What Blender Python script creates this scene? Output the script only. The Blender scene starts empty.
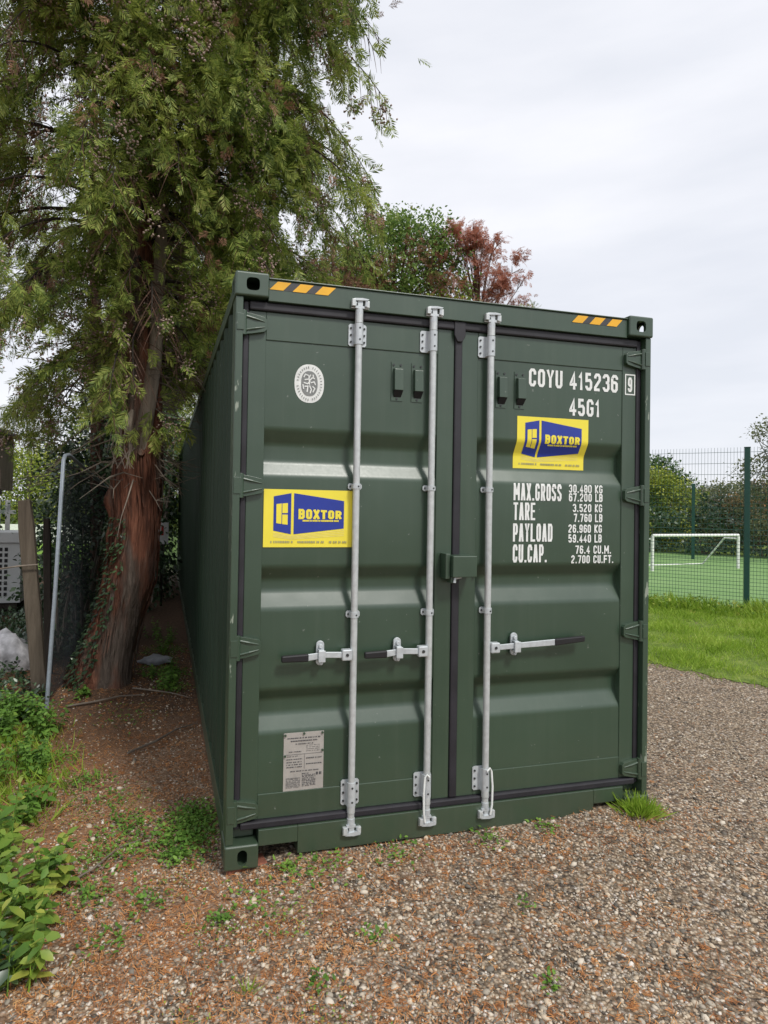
import bpy, bmesh, math, random
import numpy as np
from mathutils import Vector, Matrix
random.seed(7); rng = np.random.default_rng(11)
R = math.radians
scn = bpy.context.scene
col = scn.collection

# ---------------------------------------------------------------- camera, world, sun, exposure
CAM = (-0.3107, -3.0309, 1.7627)
cd = bpy.data.cameras.new('camera'); cam = bpy.data.objects.new('camera', cd); col.objects.link(cam)
cam.location = CAM; cam.rotation_euler = (1.5863681, -0.017355, -0.2659107)
cd.sensor_fit = 'VERTICAL'; cd.sensor_height = 36; cd.lens = 624.296/1024*36
cd.shift_x = 49.73/1024; cd.shift_y = -16.52/1024; cd.clip_start = 0.05; cd.clip_end = 2000
scn.camera = cam

SUN_EL, SUN_AZ = R(52), math.atan2(0.45, -1.0)          # azimuth measured from +Y towards +X
w = bpy.data.worlds.new('World'); scn.world = w; w.use_nodes = True
nt = w.node_tree; nt.nodes.clear(); N = nt.nodes.new; Lk = nt.links.new
out = N('ShaderNodeOutputWorld'); mixs = N('ShaderNodeMixShader')
sky = N('ShaderNodeTexSky'); sky.sky_type = 'NISHITA'; sky.sun_disc = False
sky.sun_elevation = SUN_EL; sky.sun_rotation = SUN_AZ
b1 = N('ShaderNodeBackground'); b1.inputs[1].default_value = 0.10; Lk(sky.outputs[0], b1.inputs[0])
b2 = N('ShaderNodeBackground'); b2.inputs[1].default_value = 1.0
tc = N('ShaderNodeTexCoord'); mp = N('ShaderNodeMapping'); mp.inputs['Scale'].default_value = (1.0, 1.0, 4.5)
nz = N('ShaderNodeTexNoise'); nz.inputs['Scale'].default_value = 2.1; nz.inputs['Detail'].default_value = 6; nz.inputs['Roughness'].default_value = .5
cr = N('ShaderNodeValToRGB')
cr.color_ramp.elements[0].position = .3; cr.color_ramp.elements[0].color = (.485, .50, .54, 1)
cr.color_ramp.elements[1].position = .68; cr.color_ramp.elements[1].color = (.60, .602, .628, 1)
Lk(tc.outputs['Generated'], mp.inputs[0]); Lk(mp.outputs[0], nz.inputs[0]); Lk(nz.outputs[0], cr.inputs[0]); Lk(cr.outputs[0], b2.inputs[0])
mixs.inputs[0].default_value = .93
Lk(b1.outputs[0], mixs.inputs[1]); Lk(b2.outputs[0], mixs.inputs[2]); Lk(mixs.outputs[0], out.inputs[0])

sl = bpy.data.lights.new('sun', 'SUN'); sl.energy = 1.5; sl.angle = R(10); sl.color = (1, .965, .91)
so = bpy.data.objects.new('sun', sl); col.objects.link(so); so.location = (3, -6, 12)
sd = Vector((math.sin(SUN_AZ)*math.cos(SUN_EL), math.cos(SUN_AZ)*math.cos(SUN_EL), math.sin(SUN_EL)))
so.rotation_euler = sd.to_track_quat('Z', 'Y').to_euler()
vs = scn.view_settings; vs.view_transform = 'Standard'; vs.look = 'None'; vs.exposure = 0.78; vs.gamma = 1; vs.use_curve_mapping = False

# ---------------------------------------------------------------- materials
def lin(r, g, b):
    f = lambda c: ((c/255+.055)/1.055)**2.4 if c > 10 else c/255/12.92
    return (f(r), f(g), f(b), 1)
class Mat:
    def __init__(s, name, rough=.6, metal=0, spec=.5):
        s.m = bpy.data.materials.new(name); s.m.use_nodes = True; s.t = s.m.node_tree; s.t.nodes.clear()
        s.o = s.n('ShaderNodeOutputMaterial'); s.p = s.n('ShaderNodeBsdfPrincipled')
        s.l(s.p.outputs[0], s.o.inputs[0]); s.p.inputs['Roughness'].default_value = rough
        s.p.inputs['Metallic'].default_value = metal; s.p.inputs['Specular IOR Level'].default_value = spec
    def n(s, t, **k):
        x = s.t.nodes.new(t)
        for a, b in k.items(): setattr(x, a, b)
        return x
    def l(s, a, b): s.t.links.new(a, b)
    def pos(s, scale=(1,1,1)):
        c = s.n('ShaderNodeTexCoord'); m = s.n('ShaderNodeMapping'); m.inputs['Scale'].default_value = scale
        s.l(c.outputs['Object'], m.inputs[0]); return m.outputs[0]
    def noise(s, vec, scale, detail=4, rough=.55, dist=0):
        x = s.n('ShaderNodeTexNoise'); x.inputs['Scale'].default_value = scale; x.inputs['Detail'].default_value = detail
        x.inputs['Roughness'].default_value = rough; x.inputs['Distortion'].default_value = dist
        if vec is not None: s.l(vec, x.inputs['Vector'])
        return x.outputs['Fac']
    def ramp(s, fac, stops, interp='LINEAR'):
        x = s.n('ShaderNodeValToRGB'); x.color_ramp.interpolation = interp; e = x.color_ramp.elements
        while len(e) < len(stops): e.new(.5)
        for i, (p, c) in enumerate(stops): e[i].position = p; e[i].color = c if len(c) == 4 else (*c, 1)
        s.l(fac, x.inputs[0]); return x.outputs[0]
    def mix(s, fac, a, b, mode='MIX'):
        x = s.n('ShaderNodeMix', data_type='RGBA', blend_type=mode)
        for v, i in ((fac, 0), (a, 6), (b, 7)):
            if hasattr(v, 'is_linked'): s.l(v, x.inputs[i])
            else: x.inputs[i].default_value = v
        return x.outputs[2]
    def math(s, op, a, b=0, clamp=False):
        x = s.n('ShaderNodeMath', operation=op, use_clamp=clamp)
        for v, i in ((a, 0), (b, 1)):
            if hasattr(v, 'is_linked'): s.l(v, x.inputs[i])
            else: x.inputs[i].default_value = v
        return x.outputs[0]
    def color(s, c):
        if hasattr(c, 'is_linked'): s.l(c, s.p.inputs['Base Color'])
        else: s.p.inputs['Base Color'].default_value = c
    def rough(s, c): s.l(c, s.p.inputs['Roughness'])
    def bump(s, h, strength=.3, dist=.01):
        x = s.n('ShaderNodeBump'); x.inputs['Strength'].default_value = strength; x.inputs['Distance'].default_value = dist
        s.l(h, x.inputs['Height']); s.l(x.outputs[0], s.p.inputs['Normal'])
    def island(s):
        g = s.n('ShaderNodeNewGeometry'); return g.outputs['Random Per Island']

def simple(name, c, rough=.6, metal=0, var=.12, scale=20, bump=0, spec=.5):
    m = Mat(name, rough, metal, spec); v = m.pos(); f = m.noise(v, scale)
    a = tuple(x*(1-var) for x in c[:3])+(1,); b = tuple(min(1, x*(1+var)) for x in c[:3])+(1,)
    m.color(m.ramp(f, [(.3, a), (.7, b)]))
    if bump: m.bump(m.noise(v, scale*3), bump, .005)
    return m.m

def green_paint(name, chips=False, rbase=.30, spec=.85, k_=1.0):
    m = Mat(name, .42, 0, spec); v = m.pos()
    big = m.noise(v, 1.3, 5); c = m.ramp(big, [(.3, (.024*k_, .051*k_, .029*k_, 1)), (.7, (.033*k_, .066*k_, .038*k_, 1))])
    # dusty film and rain streaks
    st = m.noise(m.pos((26, 26, 1.0)), 1.0, 4); dust = m.ramp(st, [(.5, (0,0,0,1)), (.78, (1,1,1,1))])
    fine = m.noise(v, 60, 3)
    c = m.mix(m.math('MULTIPLY', dust, .07), c, (.15, .17, .13, 1))
    sp = m.ramp(m.noise(v, 42, 2, .4), [(.76, (0,0,0,1)), (.79, (1,1,1,1))])
    c = m.mix(m.math('MULTIPLY', sp, .35), c, (.30, .32, .29, 1))
    # mud splashed low on the steel
    sx = m.n('ShaderNodeSeparateXYZ'); g = m.n('ShaderNodeTexCoord'); m.l(g.outputs['Object'], sx.inputs[0])
    low = m.math('MULTIPLY', m.math('SUBTRACT', .5, sx.outputs[2], True), m.noise(v, 9, 5), True)
    c = m.mix(m.math('MULTIPLY', low, .55), c, (.12, .095, .065, 1))
    if chips:
        ch = m.ramp(m.noise(m.pos((30, 30, 9)), 1.0, 3), [(.66, (0,0,0,1)), (.69, (1,1,1,1))])
        c = m.mix(m.math('MULTIPLY', ch, .7), c, (.34, .38, .31, 1))
    m.color(c); m.rough(m.math('ADD', m.math('MULTIPLY', fine, .08), m.math('ADD', m.math('MULTIPLY', big, .10), rbase)))
    m.bump(m.math('ADD', m.math('MULTIPLY', m.noise(v, 2.6, 2), 1.0), m.math('MULTIPLY', fine, .02)), .38, .014)
    return m.m

def leafy(name, stops, clump=1.2, trans=.25, rough=.55, spec=.3):
    m = Mat(name, rough, 0, spec); v = m.pos()
    f = m.math('ADD', m.math('MULTIPLY', m.island(), .45), m.math('MULTIPLY', m.math('SUBTRACT', m.noise(v, clump, 3), .22), 1.0), True)
    c = m.ramp(f, stops); m.color(c)
    tr = m.n('ShaderNodeBsdfTranslucent'); m.l(c, tr.inputs[0]); mx = m.n('ShaderNodeMixShader'); mx.inputs[0].default_value = trans
    m.l(m.p.outputs[0], mx.inputs[1]); m.l(tr.outputs[0], mx.inputs[2]); m.l(mx.outputs[0], m.o.inputs[0])
    return m.m

def bark(name, stops, sc=(14, 14, 1.3), bump=1.0, grey=False):
    m = Mat(name, .9, 0, .15); v = m.pos(sc); f = m.noise(v, 1.5, 8, .65, .4)
    patch = m.noise(m.pos((1.5,1.5,.8)), 1.0, 3)
    c = m.ramp(m.math('ADD', m.math('MULTIPLY', f, .75), m.math('MULTIPLY', patch, .28)), stops)
    if grey:
        g2 = m.ramp(m.noise(m.pos((22, 22, 2.2)), 1.6, 8, .7, .6), [(.3, (.05,.038,.030)), (.6, (.17,.135,.11)), (.8, (.30,.25,.21))]); c = m.mix(m.ramp(m.noise(m.pos((3.2,3.2,.9)), 1.0, 4, .6), [(.44, (0,0,0,1)), (.58, (1,1,1,1))]), c, g2)
    m.color(c); m.bump(m.math('ADD', f, m.math('MULTIPLY', m.noise(m.pos((60, 60, 5)), 1.4, 6, .7), .5)), bump, .04); return m.m

def zinc(name, c=(.42,.45,.46,1)):
    m = Mat(name, .45, .35); v = m.pos(); f = m.noise(v, 35, 4)
    m.color(m.ramp(f, [(.3, tuple(x*.82 for x in c[:3])), (.7, c)])); m.rough(m.math('ADD', m.math('MULTIPLY', f, .3), .3)); m.bump(m.noise(v, 160), .15, .002)
    return m.m

M = {}
M['side'] = green_paint('shaded_side_paint', False, .56, .25, .60); M['green'] = green_paint('container_paint'); M['post'] = green_paint('post_paint', True)  # side walls: rougher, duller copy of the green, colour darkened to imitate tree shade
M['rubber'] = simple('door_rubber', (.018, .017, .022, 1), .55, 0, .35, 8)
M['zinc'] = zinc('galvanised_rod', (.60, .63, .63, 1)); M['zinc2'] = zinc('galvanised_bracket', (.58, .62, .64, 1))
M['grip'] = simple('black_grip', (.012, .012, .014, 1), .45)
M['dark'] = simple('dark_opening', (.008, .008, .009, 1), .8)
M['bolt'] = simple('dark_bolt', (.06, .065, .065, 1), .5, .6)
M['yellow'] = simple('sticker_yellow', (.82, .70, .06, 1), .4, 0, .03, 6)
M['blue'] = simple('sticker_blue', (.018, .04, .30, 1), .4, 0, .06, 9)
M['stencil'] = simple('stencil_white', (.74, .76, .74, 1), .6, 0, .07, 30)
M['faint'] = simple('sticker_small_print', (.36, .34, .16, 1), .5, 0, .1)
M['pale'] = simple('sticker_pale_lines', (.80, .72, .28, 1), .5, 0, .1)
M['logowhite'] = simple('emblem_white', (.70, .72, .70, 1), .5)
M['logogrey'] = simple('emblem_grey', (.20, .21, .205, 1), .5)
M['hazard'] = simple('hazard_yellow', (.80, .42, .02, 1), .45, 0, .08, 12)
M['hazdark'] = simple('hazard_dark', (.05, .05, .055, 1), .5)
M['plate'] = simple('data_plate', (.42, .40, .37, 1), .45, .25, .1, 14)
M['ink'] = simple('plate_ink', (.07, .07, .075, 1), .6)
M['brick'] = simple('red_brick', (.25, .09, .055, 1), .9, 0, .3, 40, .5)
M['wood'] = bark('weathered_wood', [(.25, (.05, .04, .030)), (.55, (.12, .098, .074)), (.8, (.19, .16, .125))], (18, 18, 1.2), .5)
M['darkwood'] = bark('dark_wood', [(.3, (.02, .017, .014)), (.7, (.06, .05, .042))], (18,18,1.5), .5)
M['bark'] = bark('cypress_bark', [(.26, (.018, .010, .008)), (.42, (.085, .038, .026)), (.56, (.24, .10, .062)), (.74, (.38, .22, .15))], grey=True)
M['barkgrey'] = bark('grey_bark', [(.3, (.06, .05, .042)), (.6, (.19, .165, .14)), (.8, (.28, .25, .21))])
M['barklight'] = bark('pale_stem_bark', [(.3, (.13, .10, .075)), (.55, (.30, .25, .20)), (.8, (.44, .38, .32))])
M['barkred'] = bark('thin_red_bark', [(.3, (.06, .035, .025)), (.7, (.22, .13, .095))])
M['twig'] = simple('dead_twig', (.17, .14, .11, 1), .85, 0, .4, 6)
M['cypress'] = leafy('cypress_spray', [(.08, (.022, .048, .016)), (.26, (.09, .145, .032)), (.46, (.21, .28, .055)), (.74, (.40, .45, .11)), (1, (.40, .30, .14))], 2.4, .42)
M['cone'] = leafy('cone_cluster', [(.1, (.16, .10, .08)), (.5, (.36, .26, .22)), (.9, (.55, .45, .40))], 3, .1, .8)
M['deadspray'] = leafy('dead_spray', [(.1, (.12, .06, .04)), (.5, (.27, .14, .085)), (.9, (.42, .27, .17))], 2, .2, .8)
M['broad'] = leafy('broad_green_leaf', [(.1, (.018, .04, .012)), (.45, (.055, .115, .028)), (.75, (.12, .20, .045)), (1, (.22, .26, .07))], .8)
M['mid'] = leafy('mid_green_leaf', [(.1, (.05, .09, .025)), (.4, (.12, .21, .05)), (.7, (.24, .34, .08)), (.9, (.30, .30, .10)), (1, (.32, .17, .10))], .9, .4)
M['olive'] = leafy('olive_leaf', [(.1, (.07, .085, .04)), (.5, (.17, .19, .09)), (.9, (.30, .29, .15))], .5, .35)
M['orange'] = leafy('orange_leaf', [(.1, (.09, .08, .04)), (.45, (.21, .17, .08)), (.75, (.40, .20, .08)), (1, (.50, .27, .12))], .4, .35)
M['yellowleaf'] = leafy('yellow_green_leaf', [(.1, (.07, .12, .02)), (.45, (.22, .29, .04)), (.75, (.44, .46, .08)), (1, (.55, .45, .09))], .6)
M['red'] = leafy('red_brown_leaf', [(.1, (.14, .06, .04)), (.4, (.40, .15, .10)), (.75, (.58, .27, .18)), (1, (.52, .40, .20))], 1.1, .4)
M['darkleaf'] = leafy('ivy_leaf', [(.1, (.01, .024, .012)), (.5, (.036, .075, .03)), (.8, (.09, .15, .06)), (1, (.20, .26, .12))], 1.8, .15, .35, .6)
M['autumn'] = leafy('autumn_leaf', [(.1, (.02, .035, .014)), (.4, (.06, .085, .03)), (.7, (.14, .13, .045)), (1, (.34, .16, .05))], .22)
M['nettle'] = leafy('nettle_leaf', [(.1, (.045, .10, .018)), (.5, (.13, .26, .04)), (.9, (.25, .40, .07))], 5, .3)
M['bigleaf'] = leafy('bramble_leaf', [(.05, (.04, .09, .018)), (.3, (.11, .22, .035)), (.55, (.24, .34, .06)), (.8, (.46, .46, .09))], 5, .35, .4)
M['grass'] = leafy('grass_blade', [(.1, (.12, .20, .02)), (.45, (.28, .44, .045)), (.75, (.42, .54, .09)), (1, (.56, .54, .22))], 1.4, .45)
M['litter'] = leafy('brown_litter', [(.05, (.09, .04, .02)), (.35, (.32, .125, .045)), (.65, (.55, .25, .09)), (1, (.62, .42, .19))], 4, .1, .85)
m = Mat('pebble_stone', .75, 0, .3)
m.color(m.ramp(m.island(), [(0, (.08,.07,.057)), (.2, (.21,.185,.15)), (.42, (.41,.36,.285)), (.65, (.52,.42,.30)), (.92, (.57,.51,.42)), (1, (.66,.61,.55))]))
m.bump(m.noise(m.pos(), 220, 3), .4, .002); M['pebble'] = m.m
M['fence'] = simple('green_fence_paint', (.006, .055, .042, 1), .45)
M['wire'] = simple('green_wire', (.012, .06, .045, 1), .5)
M['goal'] = simple('white_goal_paint', (.78, .78, .76, 1), .4)
M['tube'] = zinc('galvanised_tube', (.34, .39, .44, 1))
M['ac'] = simple('grey_cabinet', (.40, .41, .40, 1), .5, 0, .06, 5)
M['cable'] = simple('black_cable', (.02, .02, .022, 1), .6)
M['plastic'] = simple('pale_plastic', (.33, .34, .37, 1), .35, 0, .3, 9)
M['rubble'] = simple('white_rubble', (.50, .49, .50, 1), .8, 0, .35, 14, .6)
M['whiteboard'] = simple('white_notice', (.75, .75, .75, 1), .5)
M['redmark'] = simple('red_mark', (.5, .03, .03, 1), .5)
M['roofing'] = simple('shed_roof', (.05, .05, .055, 1), .8, 0, .3)

# netting: dark woven screen, see-through between the threads
m = Mat('dark_netting', .7); m.color((.030, .040, .050, 1)); tr = m.n('ShaderNodeBsdfTransparent'); mx = m.n('ShaderNodeMixShader')
m.l(m.math('ADD', m.math('MULTIPLY', m.noise(m.pos(), 2.2, 4), .5), .40), mx.inputs[0])
m.l(tr.outputs[0], mx.inputs[1]); m.l(m.p.outputs[0], mx.inputs[2]); m.l(mx.outputs[0], m.o.inputs[0]); M['net'] = m.m

# ground: gravel, soil and brown needles, grass farther out
def ground_mat():
    m = Mat('gravel_and_soil', .9, 0, .25); v = m.pos()
    vo = m.n('ShaderNodeTexVoronoi'); vo.inputs['Scale'].default_value = 62; m.l(v, vo.inputs['Vector'])
    vb = m.n('ShaderNodeTexVoronoi'); vb.inputs['Scale'].default_value = 120; m.l(v, vb.inputs['Vector'])
    bw = m.n('ShaderNodeSeparateColor'); m.l(vo.outputs['Color'], bw.inputs[0])
    st = m.ramp(bw.outputs[0], [(0, (.10,.085,.072)), (.3, (.25,.205,.15)), (.6, (.41,.325,.23)), (.85, (.48,.39,.29)), (1, (.54,.50,.45))])
    gap = m.ramp(vo.outputs['Distance'], [(.25, (1,1,1,1)), (.6, (.45,.40,.36,1))])
    grav = m.mix(1.0, st, gap, 'MULTIPLY')
    soil = m.ramp(m.noise(v, 30, 8, .7), [(.3, (.04,.026,.017)), (.55, (.12,.072,.045)), (.75, (.26,.15,.085))])
    need = m.ramp(m.noise(m.pos((90, 34, 30)), 1.2, 6, .7, 1.5), [(.3, (.10,.05,.028)), (.5, (.26,.13,.065)), (.7, (.40,.22,.11))])
    sx = m.n('ShaderNodeSeparateXYZ'); m.l(v, sx.inputs[0]); X, Y = sx.outputs[0], sx.outputs[1]
    wob = m.math('MULTIPLY', m.math('SUBTRACT', m.noise(v, 1.4, 5, .65), .5), 2.4)
    left = m.ramp(m.math('ADD', m.math('ADD', m.math('MULTIPLY', X, -.30), m.math('MULTIPLY', Y, .20)), m.math('ADD', wob, .42)), [(.25, (0,0,0,1)), (.95, (1,1,1,1))])
    c = m.mix(m.math('MULTIPLY', left, .8), grav, need)
    deep = m.ramp(m.math('ADD', m.math('MULTIPLY', m.math('SUBTRACT', Y, 1.4), .8), m.math('MULTIPLY', wob, .5)), [(0, (0,0,0,1)), (1, (1,1,1,1))])
    leftside = m.ramp(m.math('SUBTRACT', .9, X), [(0, (0,0,0,1)), (.8, (1,1,1,1))])
    c = m.mix(m.math('MULTIPLY', deep, leftside), c, soil)
    gr = m.ramp(m.noise(v, 3, 8, .7), [(.3, (.03,.06,.012)), (.7, (.10,.17,.03))])
    far = m.ramp(m.math('MULTIPLY', m.math('SUBTRACT', Y, 13), .4), [(0, (0,0,0,1)), (1, (1,1,1,1))])
    c = m.mix(far, c, gr)
    m.color(c)
    h = m.math('ADD', m.math('MULTIPLY', m.math('SUBTRACT', 1, vo.outputs['Distance']), .6), m.math('ADD', m.math('MULTIPLY', m.math('SUBTRACT', 1, vb.outputs['Distance']), .3), m.noise(v, 40, 6)))
    m.bump(h, .8, .012); return m.m
M['ground'] = ground_mat()
m = Mat('verge_turf', .9, 0, .2); m.color(m.ramp(m.noise(m.pos(), 5, 8, .7), [(.3, (.07,.10,.025)), (.5, (.13,.19,.035)), (.62, (.22,.27,.06)), (.78, (.26,.20,.10))])); m.bump(m.noise(m.pos(), 60, 6), .8, .02); M['turf'] = m.m
m = Mat('pitch_turf', .8, 0, .2); m.color(m.ramp(m.noise(m.pos((1,1,1)), .6, 6, .6), [(.3, (.145,.26,.085)), (.7, (.19,.31,.115))])); m.bump(m.noise(m.pos(), 90, 3), .4, .006); M['pitch'] = m.m
m = Mat('lawn_turf', .9, 0, .2); m.color(m.ramp(m.noise(m.pos(), .8, 6, .6), [(.3, (.13,.26,.03)), (.7, (.22,.36,.06))])); M['lawn'] = m.m

# ---------------------------------------------------------------- mesh helpers
class MB:
    def __init__(s): s.v = []; s.f = []; s.mi = []; s.cur = 0
    def add(s, vs, fs):
        o = len(s.v); s.v += [tuple(p) for p in vs]
        for f in fs: s.f.append(tuple(i+o for i in f)); s.mi.append(s.cur)
        return s
    def box(s, x0, x1, y0, y1, z0, z1):
        v = [(x, y, z) for z in (z0, z1) for y in (y0, y1) for x in (x0, x1)]
        return s.add(v, [(0,2,3,1), (4,5,7,6), (0,1,5,4), (2,6,7,3), (0,4,6,2), (1,3,7,5)])
    def obox(s, c, ax, ay, az, hx, hy, hz):
        c, ax, ay, az = map(Vector, (c, ax, ay, az))
        v = [c+ax*hx*i+ay*hy*j+az*hz*k for k in (-1,1) for j in (-1,1) for i in (-1,1)]
        return s.add(v, [(0,2,3,1), (4,5,7,6), (0,1,5,4), (2,6,7,3), (0,4,6,2), (1,3,7,5)])
    def tube(s, pts, rad, n=12, cap=True, rfun=None):
        pts = [Vector(p) for p in pts]
        if not hasattr(rad, '__len__'): rad = [rad]*len(pts)
        vs, fs = [], []; up = Vector((0,0,1)); prev = None
        for i, p in enumerate(pts):
            d = (pts[min(i+1, len(pts)-1)]-pts[max(i-1, 0)]).normalized()
            a = d.cross(Vector((0,0,1)) if abs(d.z) < .93 else Vector((0,1,0))) if prev is None else prev-d*prev.dot(d)
            a.normalize(); prev = a; b = d.cross(a)
            for k in range(n):
                t = 2*math.pi*k/n; r = rad[i]*(rfun(t, i) if rfun else 1)
                vs.append(p+a*math.cos(t)*r+b*math.sin(t)*r)
        for i in range(len(pts)-1):
            for k in range(n):
                fs.append((i*n+k, i*n+(k+1) % n, (i+1)*n+(k+1) % n, (i+1)*n+k))
        if cap: fs.append(tuple(range(n))[::-1]); fs.append(tuple((len(pts)-1)*n+k for k in range(n)))
        return s.add(vs, fs)
    def prism(s, poly, y0, y1):                       # polygon in x,z pushed along y
        n = len(poly); v = [(x, y0, z) for x, z in poly]+[(x, y1, z) for x, z in poly]
        return s.add(v, [tuple(range(n)), tuple(range(2*n-1, n-1, -1))]+[(i, n+i, n+(i+1) % n, (i+1) % n) for i in range(n)])
    def build(s, name, mats, parent=None, smooth=False, bevel=0):
        me = bpy.data.meshes.new(name); me.from_pydata(s.v, [], s.f); me.validate()
        if not isinstance(mats, (list, tuple)): mats = [mats]
        for m_ in mats: me.materials.append(M[m_])
        if len(mats) > 1: me.polygons.foreach_set('material_index', s.mi)
        bm = bmesh.new(); bm.from_mesh(me); bmesh.ops.recalc_face_normals(bm, faces=bm.faces); bm.to_mesh(me); bm.free()
        if smooth:
            me.polygons.foreach_set('use_smooth', [True]*len(me.polygons)); me.set_sharp_from_angle(angle=R(40))
        o = bpy.data.objects.new(name, me); col.objects.link(o)
        if parent: o.parent = parent
        if bevel:
            b = o.modifiers.new('bevel', 'BEVEL'); b.width = bevel; b.segments = 2; b.limit_method = 'ANGLE'
        return o
def thing(name, label, cat, loc=(0,0,0), group=None):
    o = bpy.data.objects.new(name, None); col.objects.link(o); o.location = loc; o.empty_display_size = .2
    o['label'] = label; o['category'] = cat
    if group: o['group'] = group
    bpy.context.view_layer.update() if False else None
    return o
def tag(o, label=None, cat=None, group=None, kind=None):
    for k, v in (('label', label), ('category', cat), ('group', group), ('kind', kind)):
        if v: o[k] = v
    return o
def local(mb, loc):
    mb.v = [(x-loc[0], y-loc[1], z-loc[2]) for x, y, z in mb.v]; return mb
def npmesh(name, V, F, mat, parent=None, smooth=False):
    """V (n,3) array, F (m,k) array"""
    me = bpy.data.meshes.new(name); m_, k = F.shape
    me.vertices.add(len(V)); me.vertices.foreach_set('co', V.astype(np.float32).ravel())
    me.loops.add(m_*k); me.loops.foreach_set('vertex_index', F.astype(np.int32).ravel())
    me.polygons.add(m_); me.polygons.foreach_set('loop_start', np.arange(0, m_*k, k, dtype=np.int32))
    me.update(calc_edges=True); me.materials.append(M[mat])
    if smooth: me.polygons.foreach_set('use_smooth', [True]*m_)
    o = bpy.data.objects.new(name, me); col.objects.link(o)
    if parent: o.parent = parent
    return o
def inst(tv, tf, mats, pos):
    V = np.einsum('nij,vj->nvi', mats, tv)+pos[:, None, :]
    n, nv = V.shape[:2]; F = tf[None]+(np.arange(n)*nv)[:, None, None]
    return V.reshape(-1, 3), F.reshape(-1, tf.shape[1])
def frames(d, up, scale):
    """columns x=d, y=lateral, z=normal, each times scale"""
    d = d/np.linalg.norm(d, axis=1, keepdims=True); y = np.cross(up, d); y /= np.linalg.norm(y, axis=1, keepdims=True)+1e-9
    z = np.cross(d, y); sc = np.asarray(scale); sc = sc[:, None] if sc.ndim == 1 else sc
    return np.stack([d*sc, y*sc, z*sc], 2)
def randdir(n):
    v = rng.normal(size=(n, 3)); return v/np.linalg.norm(v, axis=1, keepdims=True)
def cat(parts):
    Vs, Fs, o = [], [], 0
    for V, F in parts: Vs.append(V); Fs.append(F+o); o += len(V)
    return np.concatenate(Vs), np.concatenate(Fs)

# ---------------------------------------------------------------- ground
def gz(x, y):
    """height of the ground"""
    x = np.asarray(x, float); y = np.asarray(y, float)
    a = np.interp(x, [-1.5, -.05, .15, .38, 1.2, 1.8, 2.08, 2.5, 4.0], [0, -.035, -.012, .018, .028, .04, .062, .05, 0])
    fall = np.where(y < 0, np.exp(-(y/.7)**2), np.exp(-(y/1.2)**2))
    z = a*fall
    z = z+.012*np.sin(x*2.1+1)*np.sin(y*1.7)*(1-fall)
    d = (x*.71+y*.70); z = z-.05*np.clip((d-7.0)/3.5, 0, 1)-.10*np.clip((d-11.6)/1.5, 0, 1)*np.clip((x-2)/3, 0, 1)
    z = z+.10*np.exp(-((x+.85)**2+(y-3.3)**2)/.5)+.10*np.clip((-1.25-x)/.6, 0, 1)*np.exp(-((y-2)/3)**2)
    return z
def sheet(name, xs, ys, mat, dz=0, mask=None, noise=0):
    X, Y = np.meshgrid(xs, ys); Z = gz(X, Y)+dz
    if noise: Z = Z+noise*(np.sin(X*31+np.sin(Y*23)*2)*np.sin(Y*29+np.sin(X*17)*2)*.5+np.sin(X*9.3+Y*4)*np.sin(Y*11.7-X*3))
    nx, ny = len(xs), len(ys); V = np.stack([X, Y, Z], 2).reshape(-1, 3)
    i = np.arange(nx-1)[None]+np.arange(ny-1)[:, None]*nx; F = np.stack([i, i+1, i+nx+1, i+nx], 2).reshape(-1, 4)
    if mask is not None:
        cx = V[F].mean(1); F = F[mask(cx[:, 0], cx[:, 1])]
    o = npmesh(name, V, F, mat, smooth=True); tag(o, kind='structure'); return o
far = [-900, -300, -120, -60, -35, -20, -12, -8, -5]
xs = np.array(far[:-2]+list(np.arange(-7, -2.2, .5))+list(np.arange(-2.2, 5.6, .045))+list(np.arange(5.6, 14, .3))+[16, 20, 28, 40, 70, 140, 300, 900])
ys = np.array(far[:-1]+list(np.arange(-6, -1.8, .4))+list(np.arange(-1.8, 5.0, .045))+list(np.arange(5, 16, .35))+[18, 22, 30, 45, 80, 150, 300, 900])
sheet('ground', xs, ys, 'ground', 0, None, .004)
def in_verge(x, y):
    e = np.interp(y, [-30, -3, 0.6, 1.9, 2.81, 4, 6, 12, 40], [9, 8.0, 6.35, 5.6, 5.02, 4.6, 4.3, 4.2, 4.2])
    e = e+.07*np.sin(y*5.1)+.04*np.sin(y*13)
    return (x > e)
def beyond(x, y): return (x-9.70)*.71+(y-5.83)*.704      # signed distance past the fence line
sheet('grass_verge', np.concatenate([np.arange(4, 12, .08), np.arange(12, 60, 2)]), np.concatenate([np.arange(-14, -1, .5), np.arange(-1, 9, .08), np.arange(9, 60, 2)]), 'turf', .005,
      lambda x, y: in_verge(x, y) & (beyond(x, y) < 40) & in_verge(x-.10-.05*np.sin(y*9)-.04*np.sin(y*23), y), .003)
sheet('sports_pitch', np.arange(2, 62, .6), np.arange(-25, 60, .6), 'pitch', .03, lambda x, y: (beyond(x, y) > .1) & (beyond(x, y) < 18.2))
sheet('lawn', np.arange(-30, 0, 1.0), np.arange(13.5, 26, 1.0), 'lawn', .02)

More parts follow.
